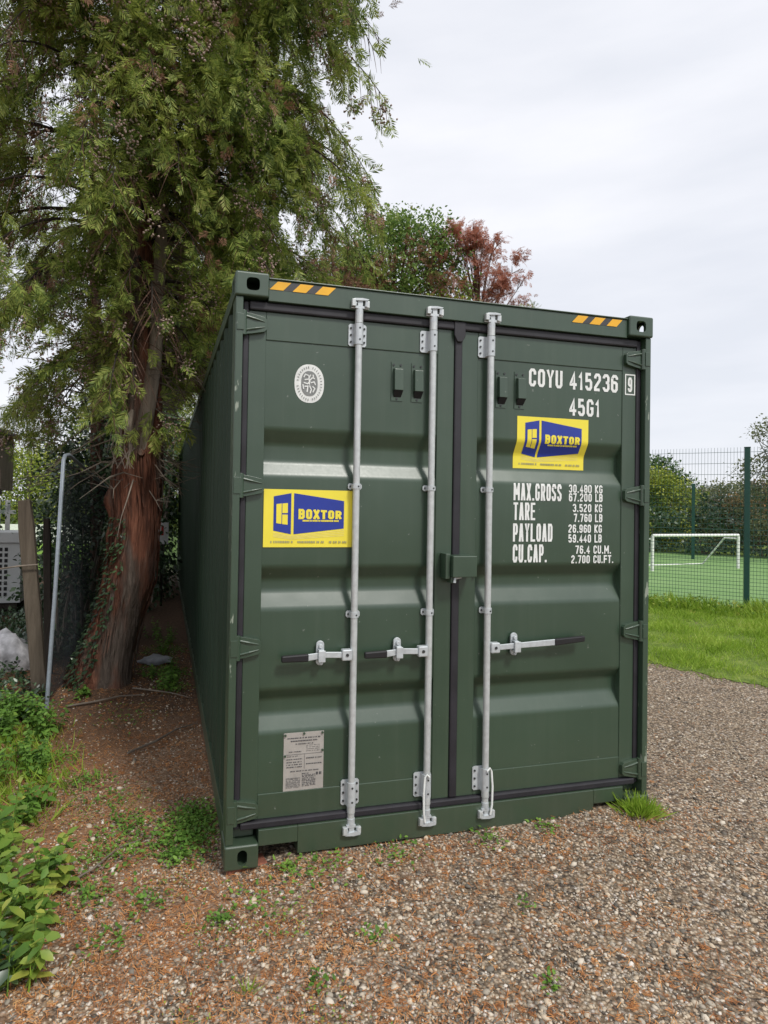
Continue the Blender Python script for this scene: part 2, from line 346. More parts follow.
# ---------------------------------------------------------------- the shipping container
W, H, LEN = 2.438, 2.896, 12.192
cont = thing('shipping_container', 'dark green shipping container with closed double doors standing on the gravel', 'shipping container')
def decal(name, mat, polys, parent, off, surf, breaks=()):
    """flat marks in x,z laid on the door surface, one mesh"""
    bm = bmesh.new()
    for k, poly in enumerate(polys):
        poly = list(poly); vs = [bm.verts.new((x, -(k % 40)*.00006, z)) for x, z in poly]; bm.faces.new(vs)
    for b in breaks:
        bmesh.ops.bisect_plane(bm, geom=bm.verts[:]+bm.edges[:]+bm.faces[:], plane_co=(0, 0, b), plane_no=(0, 0, 1))
    for v in bm.verts: v.co.y += surf(v.co.z)-off
    for f in bm.faces:
        f.normal_update()
        if f.normal.y > 0: f.normal_flip()
    me = bpy.data.meshes.new(name); bm.to_mesh(me); bm.free(); me.materials.append(M[mat])
    o = bpy.data.objects.new(name, me); col.objects.link(o); o.parent = parent; return o
c_, d_ = .26, .13
def loopO(): return [(c_,0), (1-c_,0), (1,d_), (1,1-d_), (1-c_,1), (c_,1), (0,1-d_), (0,d_), (c_,0)]
six = [(1,.78), (1,1-d_), (1-c_,1), (c_,1), (0,1-d_), (0,d_), (c_,0), (1-c_,0), (1,d_), (1,.57-d_*.6), (1-c_,.57), (.08,.57)]
G = {
 'O': [loopO()], '0': [loopO()], '8': [loopO(), [(.1,.52), (.9,.52)]],
 'C': [[(1,.3), (1,d_), (1-c_,0), (c_,0), (0,d_), (0,1-d_), (c_,1), (1-c_,1), (1,1-d_), (1,.7)]],
 'Y': [[(0,1), (.5,.45), (1,1)], [(.5,.45), (.5,0)]], 'U': [[(0,1), (0,d_), (c_,0), (1-c_,0), (1,d_), (1,1)]],
 '4': [[(.72,0), (.72,1), (0,.3), (0,.24), (1,.24)]], '1': [[(.15,.80), (.6,1), (.6,0)]],
 '5': [[(.95,1), (.03,1), (.03,.56), (1-c_,.60), (1,.60-d_), (1,d_), (1-c_,0), (c_,0), (0,d_), (0,.22)]],
 '2': [[(0,.75), (0,1-d_), (c_,1), (1-c_,1), (1,1-d_), (1,.66), (0,.14), (0,0), (1,0)]],
 '3': [[(0,.8), (0,1-d_), (c_,1), (1-c_,1), (1,1-d_), (1,.62), (.8,.52), (1,.42), (1,d_), (1-c_,0), (c_,0), (0,d_), (0,.2)], [(.4,.52), (.8,.52)]],
 '6': [six], '9': [[(1-x, 1-y) for x, y in six]], '7': [[(0,1), (1,1), (.4,0)]],
 'G': [[(1,.74), (1,1-d_), (1-c_,1), (c_,1), (0,1-d_), (0,d_), (c_,0), (1-c_,0), (1,d_), (1,.46), (.55,.46)]],
 'M': [[(0,0), (0,1)], [(1,0), (1,1)], [(.04,.96), (.46,.36)], [(.96,.96), (.54,.36)]], 'A': [[(0,0), (.38,1), (.62,1), (1,0)], [(.18,.27), (.82,.27)]],
 'X': [[(0,0), (1,1)], [(0,1), (1,0)]],
 'R': [[(0,0), (0,1), (1-c_,1), (1,1-d_), (1,.6), (1-c_,.48), (.1,.48)], [(.55,.48), (1,0)]],
 'P': [[(0,0), (0,1), (1-c_,1), (1,1-d_), (1,.55), (1-c_,.43), (.1,.43)]],
 'S': [[(1,.76), (1,1-d_), (1-c_,1), (c_,1), (0,1-d_), (0,.64), (1,.38), (1,d_), (1-c_,0), (c_,0), (0,d_), (0,.24)]],
 'T': [[(0,1), (1,1)], [(.5,1), (.5,0)]], 'E': [[(1,1), (0,1), (0,0), (1,0)], [(.1,.52), (.85,.52)]], 'F': [[(1,1), (0,1), (0,0)], [(.1,.52), (.85,.52)]],
 'L': [[(0,1), (0,0), (1,0)]], 'D': [[(0,0), (0,1), (1-c_,1), (1,1-d_), (1,d_), (1-c_,0), (0,0)]],
 'K': [[(0,0), (0,1)], [(1,1), (.12,.48), (1,0)]],
 'B': [[(.1,0), (0,0), (0,1), (1-c_,1), (1,1-d_), (1,.62), (.85,.52), (1,.42), (1,d_), (1-c_,0), (.1,0)], [(.1,.52), (.85,.52)]],
}
GW = {'1': .72, 'M': 1.35, '.': .45, ' ': .55}
def ribbon(pts, t, cap=False):
    pts = [Vector(p) for p in pts]; closed = (pts[0]-pts[-1]).length < 1e-6
    if closed: pts = pts[:-1]
    if cap and not closed:
        pts[0] = pts[0]+(pts[0]-pts[1]).normalized()*t/2; pts[-1] = pts[-1]+(pts[-1]-pts[-2]).normalized()*t/2
    n = len(pts); L, Rr = [], []
    for i in range(n):
        a = pts[i-1] if (i or closed) else None; b = pts[(i+1) % n] if (i < n-1 or closed) else None
        d1 = (pts[i]-a).normalized() if a is not None else (b-pts[i]).normalized()
        d2 = (b-pts[i]).normalized() if b is not None else d1
        n1, n2 = Vector((-d1.y, d1.x)), Vector((-d2.y, d2.x)); mN = (n1+n2)
        if mN.length < .3: mN = n1.copy()
        mN.normalize(); k = min(1/max(mN.dot(n1), .35), 1.6)*t/2
        L.append(pts[i]+mN*k); Rr.append(pts[i]-mN*k)
    q = []
    for i in range(n if closed else n-1):
        j = (i+1) % n; q.append([L[i], Rr[i], Rr[j], L[j]])
    return q
def text_polys(txt, x0, x1, z0, z1, bold=.16, gap=.30, warp=None):
    h = z1-z0; adv = []; 
    for ch in txt: adv.append(GW.get(ch, 1.0))
    tot = sum(adv)+gap*(len(txt)-1); u = (x1-x0)/tot; polys = []; x = x0; t = bold*h
    t = min(t, u*.42)
    for ch, a in zip(txt, adv):
        w_ = a*u
        if ch == '.': polys.append([(x+w_*.1, z0), (x+w_*.1+t, z0), (x+w_*.1+t, z0+t*1.1), (x+w_*.1, z0+t*1.1)])
        elif ch != ' ':
            for pl in G[ch]:
                pp = [(x+t/2+px*(w_-t), z0+t/2+pz*(h-t)) for px, pz in pl]
                polys += [[tuple(v) for v in q] for q in ribbon(pp, t, ch in 'TYU41MAXRPLDKEFB7')]
        x += w_+gap*u
    if warp: polys = [[warp(*p) for p in q] for q in polys]
    return polys

YF, YP, YG = .053, .058, .100                     # door frame face, panel face, groove bottom
RIBS = [(2.141, 2.066, 1.977, 1.907), (1.450, 1.385, 1.326, 1.238), (.842, .783, .709, .626)]
Z0, Z1 = .330, 2.580
prof = [(Z0, YP)]
for a, b, c, e in reversed(RIBS): prof += [(e, YP), (c, YG), (b, YG), (a, YP)]
prof.append((Z1, YP))
_p = [prof[0]]                                   # soft press-bends instead of knife edges
for (za, ya), (zb2, yb2), (zc, yc) in zip(prof, prof[1:], prof[2:]):
    for k in range(5):
        t_ = k/4; e_ = .016; la, lc = math.hypot(zb2-za, yb2-ya), math.hypot(zc-zb2, yc-yb2)
        a_ = (zb2+(za-zb2)*e_/la, yb2+(ya-yb2)*e_/la); c2 = (zb2+(zc-zb2)*e_/lc, yb2+(yc-yb2)*e_/lc)
        _p.append(tuple((1-t_)**2*a_[q]+2*t_*(1-t_)*(zb2, yb2)[q]+t_*t_*c2[q] for q in (0, 1)))
prof = _p+[prof[-1]]
def surf(z): return float(np.interp(z, [p[0] for p in prof], [p[1] for p in prof]))
BR = [p[0] for p in prof[1:-1]]
surfF = lambda z: YF

# corner castings (hollow, with oval openings)
def oval(cx, cz, rx, rz, n=20):
    s = max(0, rz-rx); return [(cx+rx*math.cos(t), cz+rx*math.sin(t)+(s if math.sin(t) > 0 else -s)) for t in [2*math.pi*(k+.5)/n for k in range(n)]]
def boolean(o, cutters):
    for c in cutters:
        b = o.modifiers.new('cut', 'BOOLEAN'); b.object = c; b.operation = 'DIFFERENCE'; b.solver = 'EXACT'
    dg = bpy.context.evaluated_depsgraph_get(); dg.update()
    me = bpy.data.meshes.new_from_object(o.evaluated_get(dg)); o.modifiers.clear(); o.data = me
    for c in cutters: bpy.data.objects.remove(c)
def make_casting(cx, z0, z1, y0, y1):
    x0, x1 = (0, .165) if cx == 0 else (W-.165, W)
    o = MB().box(x0, x1, y0, y1, z0, z1).build('corner_casting', 'green', cont, bevel=.010)
    o.modifiers['bevel'].segments = 4
    hx = (x0+x1)/2+(.004 if cx == 0 else -.004); hz = (z0+z1)/2
    cav = MB().box(x0+.014, x1-.014, y0+.014, y1-.014, z0+.014, z1-.014).build('cut', 'green')
    front = MB().prism(oval(hx, hz, .024, .037) if z0 < 1 else [(hx+math.copysign(abs(math.cos(t_))**.6, math.cos(t_))*.033, hz+math.copysign(abs(math.sin(t_))**.6, math.sin(t_))*.032) for t_ in [2*math.pi*(k_+.5)/24 for k_ in range(24)]], y0-.05, y0+.05).build('cut', 'green')
    sx0 = x0-.05 if cx == 0 else x1-.05
    side = MB().prism(oval(0, hz, .025, .036), 0, .1).build('cut', 'green')
    side.data.transform(Matrix.Rotation(R(-90), 4, 'Z')); side.data.transform(Matrix.Translation((sx0, (y0+y1)/2, 0)))
    boolean(o, [cav, front, side])
    return o
for cx in (0, 1):
    make_casting(cx, H-.120, H, 0, .178); make_casting(cx, 0, .116, 0, .178)
    make_casting(cx, H-.120, H, LEN-.178, LEN); make_casting(cx, 0, .116, LEN-.178, LEN)
def mir(x0, x1, s): return (x0, x1) if s == 0 else (W-x1, W-x0)
for s in (0, 1):
    b = MB(); b.box(*mir(.006, .042, s), .012, .150, .117, H-.121); b.box(*mir(.0425, .15, s), .085, .149, .117, H-.121)
    b.build('corner_post', 'post', cont, bevel=.004)
    MB().box(*mir(.006, .15, s), LEN-.15, LEN-.012, .117, H-.121).build('corner_post', 'green', cont, bevel=.004)
# header, roof, sill, floor
b = MB(); b.box(.1655, W-.1655, .020, .110, 2.766, 2.872); b.box(.1655, W-.1655, .012, .110, 2.8725, 2.880); hd = b.build('header', 'green', cont, bevel=.003)
b = MB(); b.box(.362, 2.076, .020, .110, .034, .171); b.box(.1655, .3615, .020, .110, .093, .171); b.box(2.0765, W-.1655, .020, .110, .093, .171)
b.box(.1655, W-.1655, .1105, .160, .045, .165); b.build('door_sill', 'green', cont, bevel=.003)
# side walls: vertical corrugation
def side_wall(s):
    ys = [.150]; y = .20; xo, xi = .014, .050; xx = [xo]
    while y < LEN-.45:
        for dy, x in ((0, xo), (.068, xi), (.070, xi), (.068, xo), (.072, xo)):
            if dy == 0 and y > .2: continue
            y += dy; ys.append(y); xx.append(x)
    ys.append(LEN-.15); xx.append(xo); n = len(ys)
    b = MB(); V, F = [], []
    for k, (y, x) in enumerate(zip(ys, xx)):
        for xo_ in (x, x+.003):
            for z in (.16, 2.80): V.append(((xo_ if s == 0 else W-xo_), y, z))
    for k in range(n-1):
        i = 4*k; F += [(i, i+1, i+5, i+4), (i+2, i+6, i+7, i+3)]
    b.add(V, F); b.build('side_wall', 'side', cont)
    MB().box(*mir(.008, .062, s), .1785, LEN-.1785, 2.795, 2.872).build('top_rail', 'green', cont, bevel=.004)
    MB().box(*mir(.008, .058, s), .1785, LEN-.1785, .035, .165).build('bottom_rail', 'green', cont, bevel=.004)
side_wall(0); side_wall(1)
b = MB(); V = []; F = []; yy = np.arange(.11, LEN-.1, .0523)
for k, y in enumerate(yy):
    z = 2.868 if (k//2) % 2 else 2.885
    if y < .3: z = 2.868
    V += [(.06, y, z), (W-.06, y, z)]
    if k: F.append((2*k-2, 2*k-1, 2*k+1, 2*k))
b.add(V, F); b.build('roof', 'green', cont)
MB().box(.15, W-.15, LEN-.05, LEN-.02, .12, 2.86).build('end_wall', 'green', cont)
MB().box(.06, W-.06, .17, LEN-.1, .12, .16).build('floor', 'darkwood', cont)

# hazard stripes on the header
def hazard(x0):
    z0, z1, sl_ = 2.824, 2.866, .040
    decal('hazard_stripe', 'hazdark', [[(x0, z0), (x0+.298, z0), (x0+.298+sl_, z1), (x0+sl_, z1)]], cont, .0012, lambda z: .020)
    decal('hazard_stripe', 'hazard', [[(x0+k*.115, z0), (x0+k*.115+.068, z0), (x0+k*.115+.068+sl_, z1), (x0+k*.115+sl_, z1)] for k in range(3)], cont, .0026, lambda z: .020)
hazard(.170); hazard(1.897)

# doors
def make_door(x0, x1, px0, px1, label):
    dr = MB()
    # one frame ring + corrugated panel
    dr.box(x0, px0, YF, .105, .208, 2.721); dr.box(px1, x1, YF, .105, .208, 2.721)
    dr.box(px0+.0002, px1-.0002, YF, .105, 2.581, 2.721); dr.box(px0+.0002, px1-.0002, YF, .105, .208, .3295)
    o = dr.build('door', 'green', cont, bevel=.003); o['label'] = label
    V = []; F = []
    for k, (z, y) in enumerate(prof):
        V += [(px0-.01, y, z), (px1+.01, y, z)]
        if k: F.append((2*k-2, 2*k-1, 2*k+1, 2*k))
    b = MB().add(V, F); b.build('door_panel', 'green', o, smooth=True)
    return o
doorL = make_door(.076, 1.188, .162, 1.092, 'left door with round emblem, yellow sign and data plate')
doorR = make_door(1.234, W-.076, 1.332, W-.168, 'right door with white stencilled weights')
# rubber seals
def seal(name, x0, x1, z0, z1, parent, y0=.040, y1=.075):
    return MB().box(x0, x1, y0, y1, z0, z1).build(name, 'rubber', parent, bevel=.008)
seal('door_gasket', .0435, .0755, .172, 2.765, cont, .046); seal('door_gasket', W-.0755, W-.0435, .172, 2.765, cont, .046)
seal('door_gasket', .076, W-.076, 2.7215, 2.7655, cont, .036); seal('door_gasket', .076, W-.076, .1715, .2075, cont, .030)
seal('door_gasket', 1.189, 1.233, .208, 2.721, cont, .042)
MB().prism([(1.178, 2.765), (1.244, 2.765), (1.244, 2.69), (1.226, 2.655), (1.196, 2.655), (1.178, 2.69)], .0300, .0415).build('gasket_cap', 'rubber', cont, bevel=.004)

# hinges
for door, s in ((doorL, 0), (doorR, 1)):
    for z in (2.650, 1.851, 1.060, .262):
        f = lambda x: x if s == 0 else W-x
        b = MB()
        poly = [(f(.046), z-.056), (f(.046), z+.056), (f(.085), z+.050), (f(.150), z+.036), (f(.162), z+.024), (f(.162), z-.024), (f(.150), z-.036), (f(.085), z-.050)]
        b.prism(poly, .029, .0528)
        for sg in (-1, 1):
            a = Vector((f(.056), .029, z+sg*.034)); c = Vector((f(.152), .029, z+sg*.013))
            b.tube([a, (a+c)/2+Vector((0,-.003,0)), c], [.007, .006, .003], 8)
        b.tube([(f(.046), .028, z-.060), (f(.046), .028, z+.060)], .0155, 14)
        b.box(*sorted((f(.012), f(.046))), .0075, .0300, z-.040, z+.040)
        b.build('hinge', 'green', door, bevel=.002)

# locking bars
def bracket_plate(cx, z0, z1, hw, parent, off=0, bolts=True, name='rod_bracket'):
    b = MB(); y = YF-.001
    r = .008
    poly = [(cx+off-hw+r, z0), (cx+off+hw-r, z0), (cx+off+hw, z0+r), (cx+off+hw, z1-r), (cx+off+hw-r, z1), (cx+off-hw+r, z1), (cx+off-hw, z1-r), (cx+off-hw, z0+r)]
    b.prism(poly, y-.006, y)
    n = 10; V = []; F = []                       # saddle round the rod
    for k in range(n+1):
        t = math.pi*k/n; V += [(cx-.0235*math.cos(t), .022-.0225*math.sin(t)+.002, zz) for zz in (z0+.004, z1-.004)]
    V = [(cx-.0235, y-.006, z0+.004), (cx-.0235, y-.006, z1-.004)]+V+[(cx+.0235, y-.006, z0+.004), (cx+.0235, y-.006, z1-.004)]
    for k in range(n+2): F.append((2*k, 2*k+1, 2*k+3, 2*k+2))
    F.append(tuple(range(0, 2*(n+3), 2))); F.append(tuple(range(1, 2*(n+3), 2))[::-1])
    b.add(V, F); q = b; q.cur = 1
    for dx in (-hw+.012, hw-.012):
        for zz in ((z0+z1)/2,) if z1-z0 < .06 else (z0+.022, (z0+z1)/2, z1-.022):
            q.tube([(cx+off+dx, y-.0115, zz), (cx+off+dx, y-.006, zz)], .0055, 8)
    if z1-z0 > .06:
        for zz in (z0+.028, z1-.028): q.tube([(cx, .0000, zz), (cx, .004, zz)], .0052, 8)
    else: q.tube([(cx+.006, .0000, (z0+z1)/2), (cx+.006, .004, (z0+z1)/2)], .0045, 8)
    return b.build(name, ('zinc2', 'bolt'), parent, smooth=True)
def cam(cx, z, up, parent):
    b = MB(); s = 1 if up else -1
    b.tube([(cx, .022, z), (cx, .022, z+s*.03)], .021, 12)
    b.box(cx-.026, cx+.022, .004, .030, min(z+s*.03, z+s*.042), max(z+s*.03, z+s*.042))
    b.box(cx-.012, cx+.014, .006, .026, min(z+s*.042, z+s*.07), max(z+s*.042, z+s*.07))
    b.prism([(cx-.036, z+s*.066), (cx+.040, z+s*.066+.006), (cx+.046, z+s*.078), (cx+.012, z+s*.082), (cx-.034, z+s*.078)], -.002, .018)
    b.tube([(cx+.030, .004, z+s*.040), (cx+.034, .004, z+s*.066)], .007, 8)
    b.tube([(cx-.028, .004, z+s*.040), (cx-.022, .004, z+s*.060)], .006, 8)
    b.build('cam_head', 'zinc2', parent, smooth=True)
    k = MB(); zc = z+s*.056
    k.box(cx-.045, cx-.026, -.004, .0198, zc-.018, zc+.018); k.box(cx+.026, cx+.050, .002, .0198, zc-.020, zc+.014)
    k.box(cx-.045, cx+.050, .012, .0197, zc-.026, zc-.020)
    k.build('cam_keeper', 'zinc', parent, bevel=.002)
def lock_bar(cx, side, L, loop):
    bar = MB(); bar.tube([(cx, .022, .165), (cx, .022, 2.775)], .0175, 18)
    bar.tube([(cx, .022, 2.700), (cx, .022, 2.745)], .0205, 18); bar.tube([(cx, .022, .205), (cx, .022, .240)], .0205, 18)
    o = bar.build('locking_bar', 'zinc', cont, smooth=True)
    off = 0 if loop is None else -.016
    bracket_plate(cx, 2.585, 2.700, .048, o, off); bracket_plate(cx, .235, .362, .048, o, off)
    bracket_plate(cx, 1.845, 1.877, .037, o, 0); bracket_plate(cx, 1.188, 1.224, .037, o, 0)
    cam(cx, 2.742, True, o); cam(cx, .178, False, o)
    # handle: hub on the rod, flat bar, black grip
    s = side; zh = 1.008; b = MB()
    b.box(*sorted((cx+s*.014, cx+s*.066)), -.004, .034, zh-.029, zh+.027); b.build('handle_hub', 'zinc2', o, bevel=.006)
    MB().tube([(cx+s*.040, -.008, zh), (cx+s*.040, -.003, zh)], .008, 10).build('bolt', 'bolt', o)
    g0, g1 = L
    za, zb = zh+.004, (zh-.006 if s < 0 else zh+.014)
    b = MB(); xm = cx+s*.15; xe = cx+s*g0
    b.prism([(cx+s*.0665, zh-.015), (xm, za-.015), (xe, zb-.017), (xe, zb+.017), (xm, za+.015), (cx+s*.0665, zh+.015)], .004, .013)
    hdl = b.build('handle', 'zinc2', o, bevel=.003)
    xg = cx+s*g1; ze = zb-.001 if s < 0 else zb+.014
    b = MB(); b.prism([(xe-s*.006, zb-.019), (xg, ze-.017), (xg, ze+.015), (xe-s*.006, zb+.019)], -.004, .020); b.build('grip', 'grip', o, bevel=.006)
    # retainer plate the handle rests in
    xr = cx+s*.172; q = MB(); q.prism(oval(xr, zh+.008, .021, .062), .034, .046)
    q.box(xr-.017, xr+.017, .013, .034, zh-.030, zh-.020)
    q.box(xr-.018, xr+.018, -.008, .003, zh-.030, zh+.028); q.box(xr-.014, xr+.014, .0035, .034, zh+.022, zh+.030)
    q.tube([(xr, .018, zh+.044), (xr, .035, zh+.044)], .011, 10); q.tube([(xr+.004, .026, zh-.044), (xr+.004, .035, zh-.044)], .009, 10)
    q.build('handle_catch', 'zinc2', o, bevel=.003)
    if loop:
        x = cx+loop*.022; MB().tube([(x, -.004, .350), (cx+loop*.012, -.006, .368), (cx-loop*.004, -.005, .352)], .005, 8).build('seal_wire', 'stencil', o)
        MB().tube([(x, -.004, .350), (x+loop*.006, -.006, .27), (x+loop*.004, -.006, .17), (x-loop*.004, -.004, .12)], .0055, 8).build('seal_wire', 'stencil', o)
lock_bar(.636, -1, (.245, .375), None)
lock_bar(1.050, -1, (.245, .360), -1)
lock_bar(1.392, +1, (.415, .600), 1)

# ventilators
for door, x in ((doorL, .861), (doorL, .975), (doorR, 1.474), (doorR, 1.590)):
    b = MB(); b.box(x-.032, x+.032, YP-.004, YP-.0005, 2.318, 2.524); b.cur = 1
    for bx, bz in ((x-.020, 2.508), (x+.020, 2.508), (x, 2.330)): b.tube([(bx, YP-.008, bz), (bx, YP-.004, bz)], .006, 8)
    v = b.build('ventilator', ('green', 'bolt'), cont)
    b = MB(); b.add([(x-.021, YP-.004, 2.490), (x+.027, YP-.004, 2.490), (x-.021, YP-.026, 2.484), (x+.027, YP-.026, 2.484), (x-.021, YP-.004, 2.375), (x+.027, YP-.004, 2.375), (x-.021, YP-.030, 2.372), (x+.027, YP-.030, 2.372)],
        [(0,1,3,2), (2,3,7,6), (0,2,6,4), (1,5,7,3), (4,6,7,5)]); b.build('vent_cover', 'green', v, bevel=.002)
    b = MB(); b.add([(x-.021, YP-.028, 2.3718), (x+.027, YP-.028, 2.3718), (x+.022, YP-.005, 2.338), (x-.018, YP-.005, 2.338), (x-.021, YP-.0045, 2.3718), (x+.027, YP-.0045, 2.3718)], [(0,1,2,3), (0,3,4), (1,5,2)]); b.build('vent_opening', 'dark', v)

# lock box over the seam
b = MB(); b.box(1.150, 1.288, -.050, .052, 1.396, 1.508); lb = b.build('lock_box', 'green', cont, bevel=.004)
b = MB(); b.box(1.122, 1.1485, -.020, .051, 1.385, 1.518); b.build('box_flange', 'green', lb, bevel=.003)
b = MB(); b.box(1.152, 1.185, -.020, .03, 1.362, 1.4015); b.build('box_lip', 'green', lb, bevel=.003)
MB().tube([(1.168, -.028, 1.366), (1.172, -.028, 1.390), (1.205, -.028, 1.396)], .008, 8).build('padlock_shackle', 'zinc2', lb)
MB().tube([(1.284, .040, 1.420), (1.322, .040, 1.414), (1.322, .040, 1.39)], .007, 8).build('box_hook', 'green', lb)

# emblem
ex, ez = .388, 2.378
def ell(cx, cz, a, b_, n=40): return [(cx+a*math.cos(2*math.pi*k/n), cz+b_*math.sin(2*math.pi*k/n)) for k in range(n)]
def sq(cx, cz, a, b_, n=40, p=.72):
    f = lambda t, q: math.copysign(abs(t)**p, t)*q
    return [(cx+f(math.cos(2*math.pi*k/n), a), cz+f(math.sin(2*math.pi*k/n), b_)) for k in range(n)]
em = decal('emblem', 'logowhite', [sq(ex, ez, .077, .098, 40, .88)], cont, .0012, surf)
decal('emblem_ring', 'logogrey', [sq(ex, ez, .043, .064, 40, .85)], em, .0024, surf)
fig = []
random.seed(3)
for pl in ([(-.030,.030), (-.022,.046), (-.004,.040)], [(-.026,.018), (-.006,.022), (.006,.046)], [(-.002,.012), (.014,.030), (.028,.026)], [(-.030,.004), (-.010,-.002), (.004,.012)],
           [(.006,.004), (.024,.010), (.032,-.006)], [(-.026,-.016), (-.008,-.014), (-.012,-.044)], [(.000,-.010), (.010,-.030), (.004,-.050)], [(.016,-.014), (.028,-.024), (.018,-.044)],
           [(-.004,.040), (.000,-.006)], [(.018,.046), (.020,.030)], [(-.034,-.006), (-.030,-.030)]):
    fig += ribbon([(ex+x, ez+z) for x, z in pl], .0062)
decal('emblem_figure', 'logowhite', fig, em, .0042, surf)
tick = []
for k in range(34):
    t = 2*math.pi*k/34; 
    if k % 9 == 8: continue
    tick += ribbon([(ex+.057*math.cos(t), ez+.077*math.sin(t)), (ex+.067*math.cos(t), ez+.088*math.sin(t))], .0035)
decal('emblem_lettering', 'logogrey', tick, em, .0030, surf)

# company signs: yellow sheet, blue container drawing, lettering
def sign(parent, x0, x1, z0, z1, skew, name, th):
    def P(u, v): return (x0+(x1-x0)*u+skew*(v), z1-(z1-z0)*v)
    s = decal(name, 'yellow', [[P(0,0), P(1,0), P(1,1), P(0,1)]], parent, th, surf, BR)
    N_ = lambda x, y: P((x-40)/660, (y-70)/445)
    decal('sign_drawing', 'blue', [[N_(112,125), N_(240,98), N_(240,415), N_(112,388)], [N_(260,98), N_(636,152), N_(636,368), N_(260,415)]], s, th+.0012, surf, BR)
    decal('sign_door_symbol', 'yellow', [[N_(132,184), N_(170,179), N_(170,336), N_(132,330)], [N_(175,179), N_(215,175), N_(215,252), N_(175,253)], [N_(175,264), N_(215,264), N_(215,342), N_(175,337)]], s, th+.0024, surf, BR)
    def wp(u, v):                                    # lettering narrows towards the right
        u /= 322; v /= 80; k = 1-.20*u; return N_(294+322*u, 258-(v-.5)*80*k+4*u)
    decal('sign_lettering', 'yellow', text_polys('BOXTOR', 0, 322, 0, 80, .24, .20, wp), s, th+.0024, surf, BR)
    rs = random.Random(5); st = []
    x = 325
    while x < 592:
        w_ = rs.uniform(6, 11); st.append([N_(x,303), N_(x+w_,303), N_(x+w_,316), N_(x,316)]); x += w_+rs.choice((1.5, 1.5, 1.5, 6))
    decal('sign_small_lettering', 'yellow', st, s, th+.0024, surf, BR)
    ln = []
    for k in range(4): ln.append([N_(112,402+k*10), N_(240,428+k*8), N_(640,380+k*14), N_(640,383+k*14), N_(240,431+k*8), N_(112,405+k*10)])
    decal('sign_hatching', 'pale', [[q[0], q[1], q[4], q[5]] for q in ln]+[[q[1], q[2], q[3], q[4]] for q in ln], s, th+.0010, surf, BR)
    st = []
    for a, b_ in ((92, 255), (290, 490), (525, 660)):
        x = a
        while x < b_:
            w_ = rs.uniform(5, 12); st.append([N_(x,466), N_(min(x+w_, b_),466), N_(min(x+w_, b_),483), N_(x,483)]); x += w_+rs.choice((3, 4, 12))
    decal('sign_small_lettering', 'faint', st, s, th+.0014, surf, BR)
    return s
sgL = sign(cont, .166, .626, 1.548, 1.838, 0, 'company_sign', .004)
sgR = sign(cont, 1.580, 2.042, 1.990, 2.279, .0, 'company_sign', .0015)
sgR['label'] = 'yellow and blue sticker moulded into the door groove'

# stencilled numbers and weights
LINES = [('COYU',1.650,1.866,2.450,2.551), ('415236',1.914,2.240,2.450,2.553), ('45G1',1.914,2.119,2.300,2.400),
('MAX.GROSS',1.563,1.869,1.808,1.904), ('30.480 KG',1.917,2.142,1.858,1.904), ('67.200 LB',1.918,2.143,1.808,1.855), ('TARE',1.563,1.700,1.698,1.796),
('3.520 KG',1.944,2.141,1.748,1.794), ('7.760 LB',1.952,2.142,1.691,1.738), ('PAYLOAD',1.562,1.812,1.578,1.679), ('26.960 KG',1.917,2.140,1.629,1.676),
('59.440 LB',1.918,2.140,1.573,1.620), ('CU.CAP.',1.562,1.776,1.462,1.562), ('76.4 CU.M.',1.965,2.204,1.509,1.556), ('2.700 CU.FT.',1.938,2.222,1.454,1.500)]
for t, a, b_, c, e in LINES:
    decal('stencilled_lettering', 'stencil', text_polys(t, a, b_, c, e, .16 if e-c > .07 else .17, .24), doorR, .0012, surf, BR)
bx = text_polys('9', 2.306, 2.336, 2.459, 2.545, .15)
decal('check_digit', 'stencil', bx+[[tuple(v) for v in q] for q in ribbon([(2.289, 2.444), (2.353, 2.444), (2.353, 2.560), (2.289, 2.560), (2.289, 2.444)], .007)], doorR, .0062, surf)

# riveted data plate
pl = MB().box(.290, .496, YP-.003, YP-.0005, .330, .618).build('data_plate', 'plate', cont)
rs = random.Random(9); st = []
def row(x0, x1, z, h, sp=(.004, .011)):
    x = x0
    while x < x1:
        w_ = rs.uniform(*sp); st.append([(x, z), (min(x+w_, x1), z), (min(x+w_, x1), z+h), (x, z+h)]); x += w_+rs.choice((.002, .002, .006))
row(.308, .478, .588, .0055); row(.325, .462, .574, .0055); row(.350, .440, .560, .004)
for z in (.550, .541, .532, .523): row(.405, .475, z, .0022)
row(.316, .380, .522, .004); row(.308, .370, .500, .003)
for z in (.484, .470, .458, .446): row(.305, .385, z, .0042)
row(.405, .486, .486, .005); row(.405, .486, .456, .005)
row(.325, .470, .424, .0045); row(.385, .42, .410, .004)
for k in range(8): row(.303, .376, .392-k*.0065, .0022, (.006, .02)); row(.386, .455, .402-k*.0075, .0035)
row(.458, .486, .400, .014)
st += [[(.300,.509), (.488,.509), (.488,.5105), (.300,.5105)], [(.396,.436), (.3975,.436), (.3975,.509), (.396,.509)]]
decal('plate_lettering', 'ink', st, pl, .0042, lambda z: YP)
for x, z in ((.297,.608), (.393,.612), (.488,.610), (.297,.505), (.489,.522)): MB().tube([(x, YP-.010, z), (x, YP-.003, z)], .0058, 8).build('rivet', 'green', pl)

# brick under the corner
b = MB().box(-.10, .10, -.05, .05, -.032, .032).build('brick', 'brick', None, bevel=.006); b.location = (.115, .075, -.034); b.rotation_euler = (0, 0, R(8))
tag(b, 'red brick wedged under the near bottom corner of the container', 'brick')

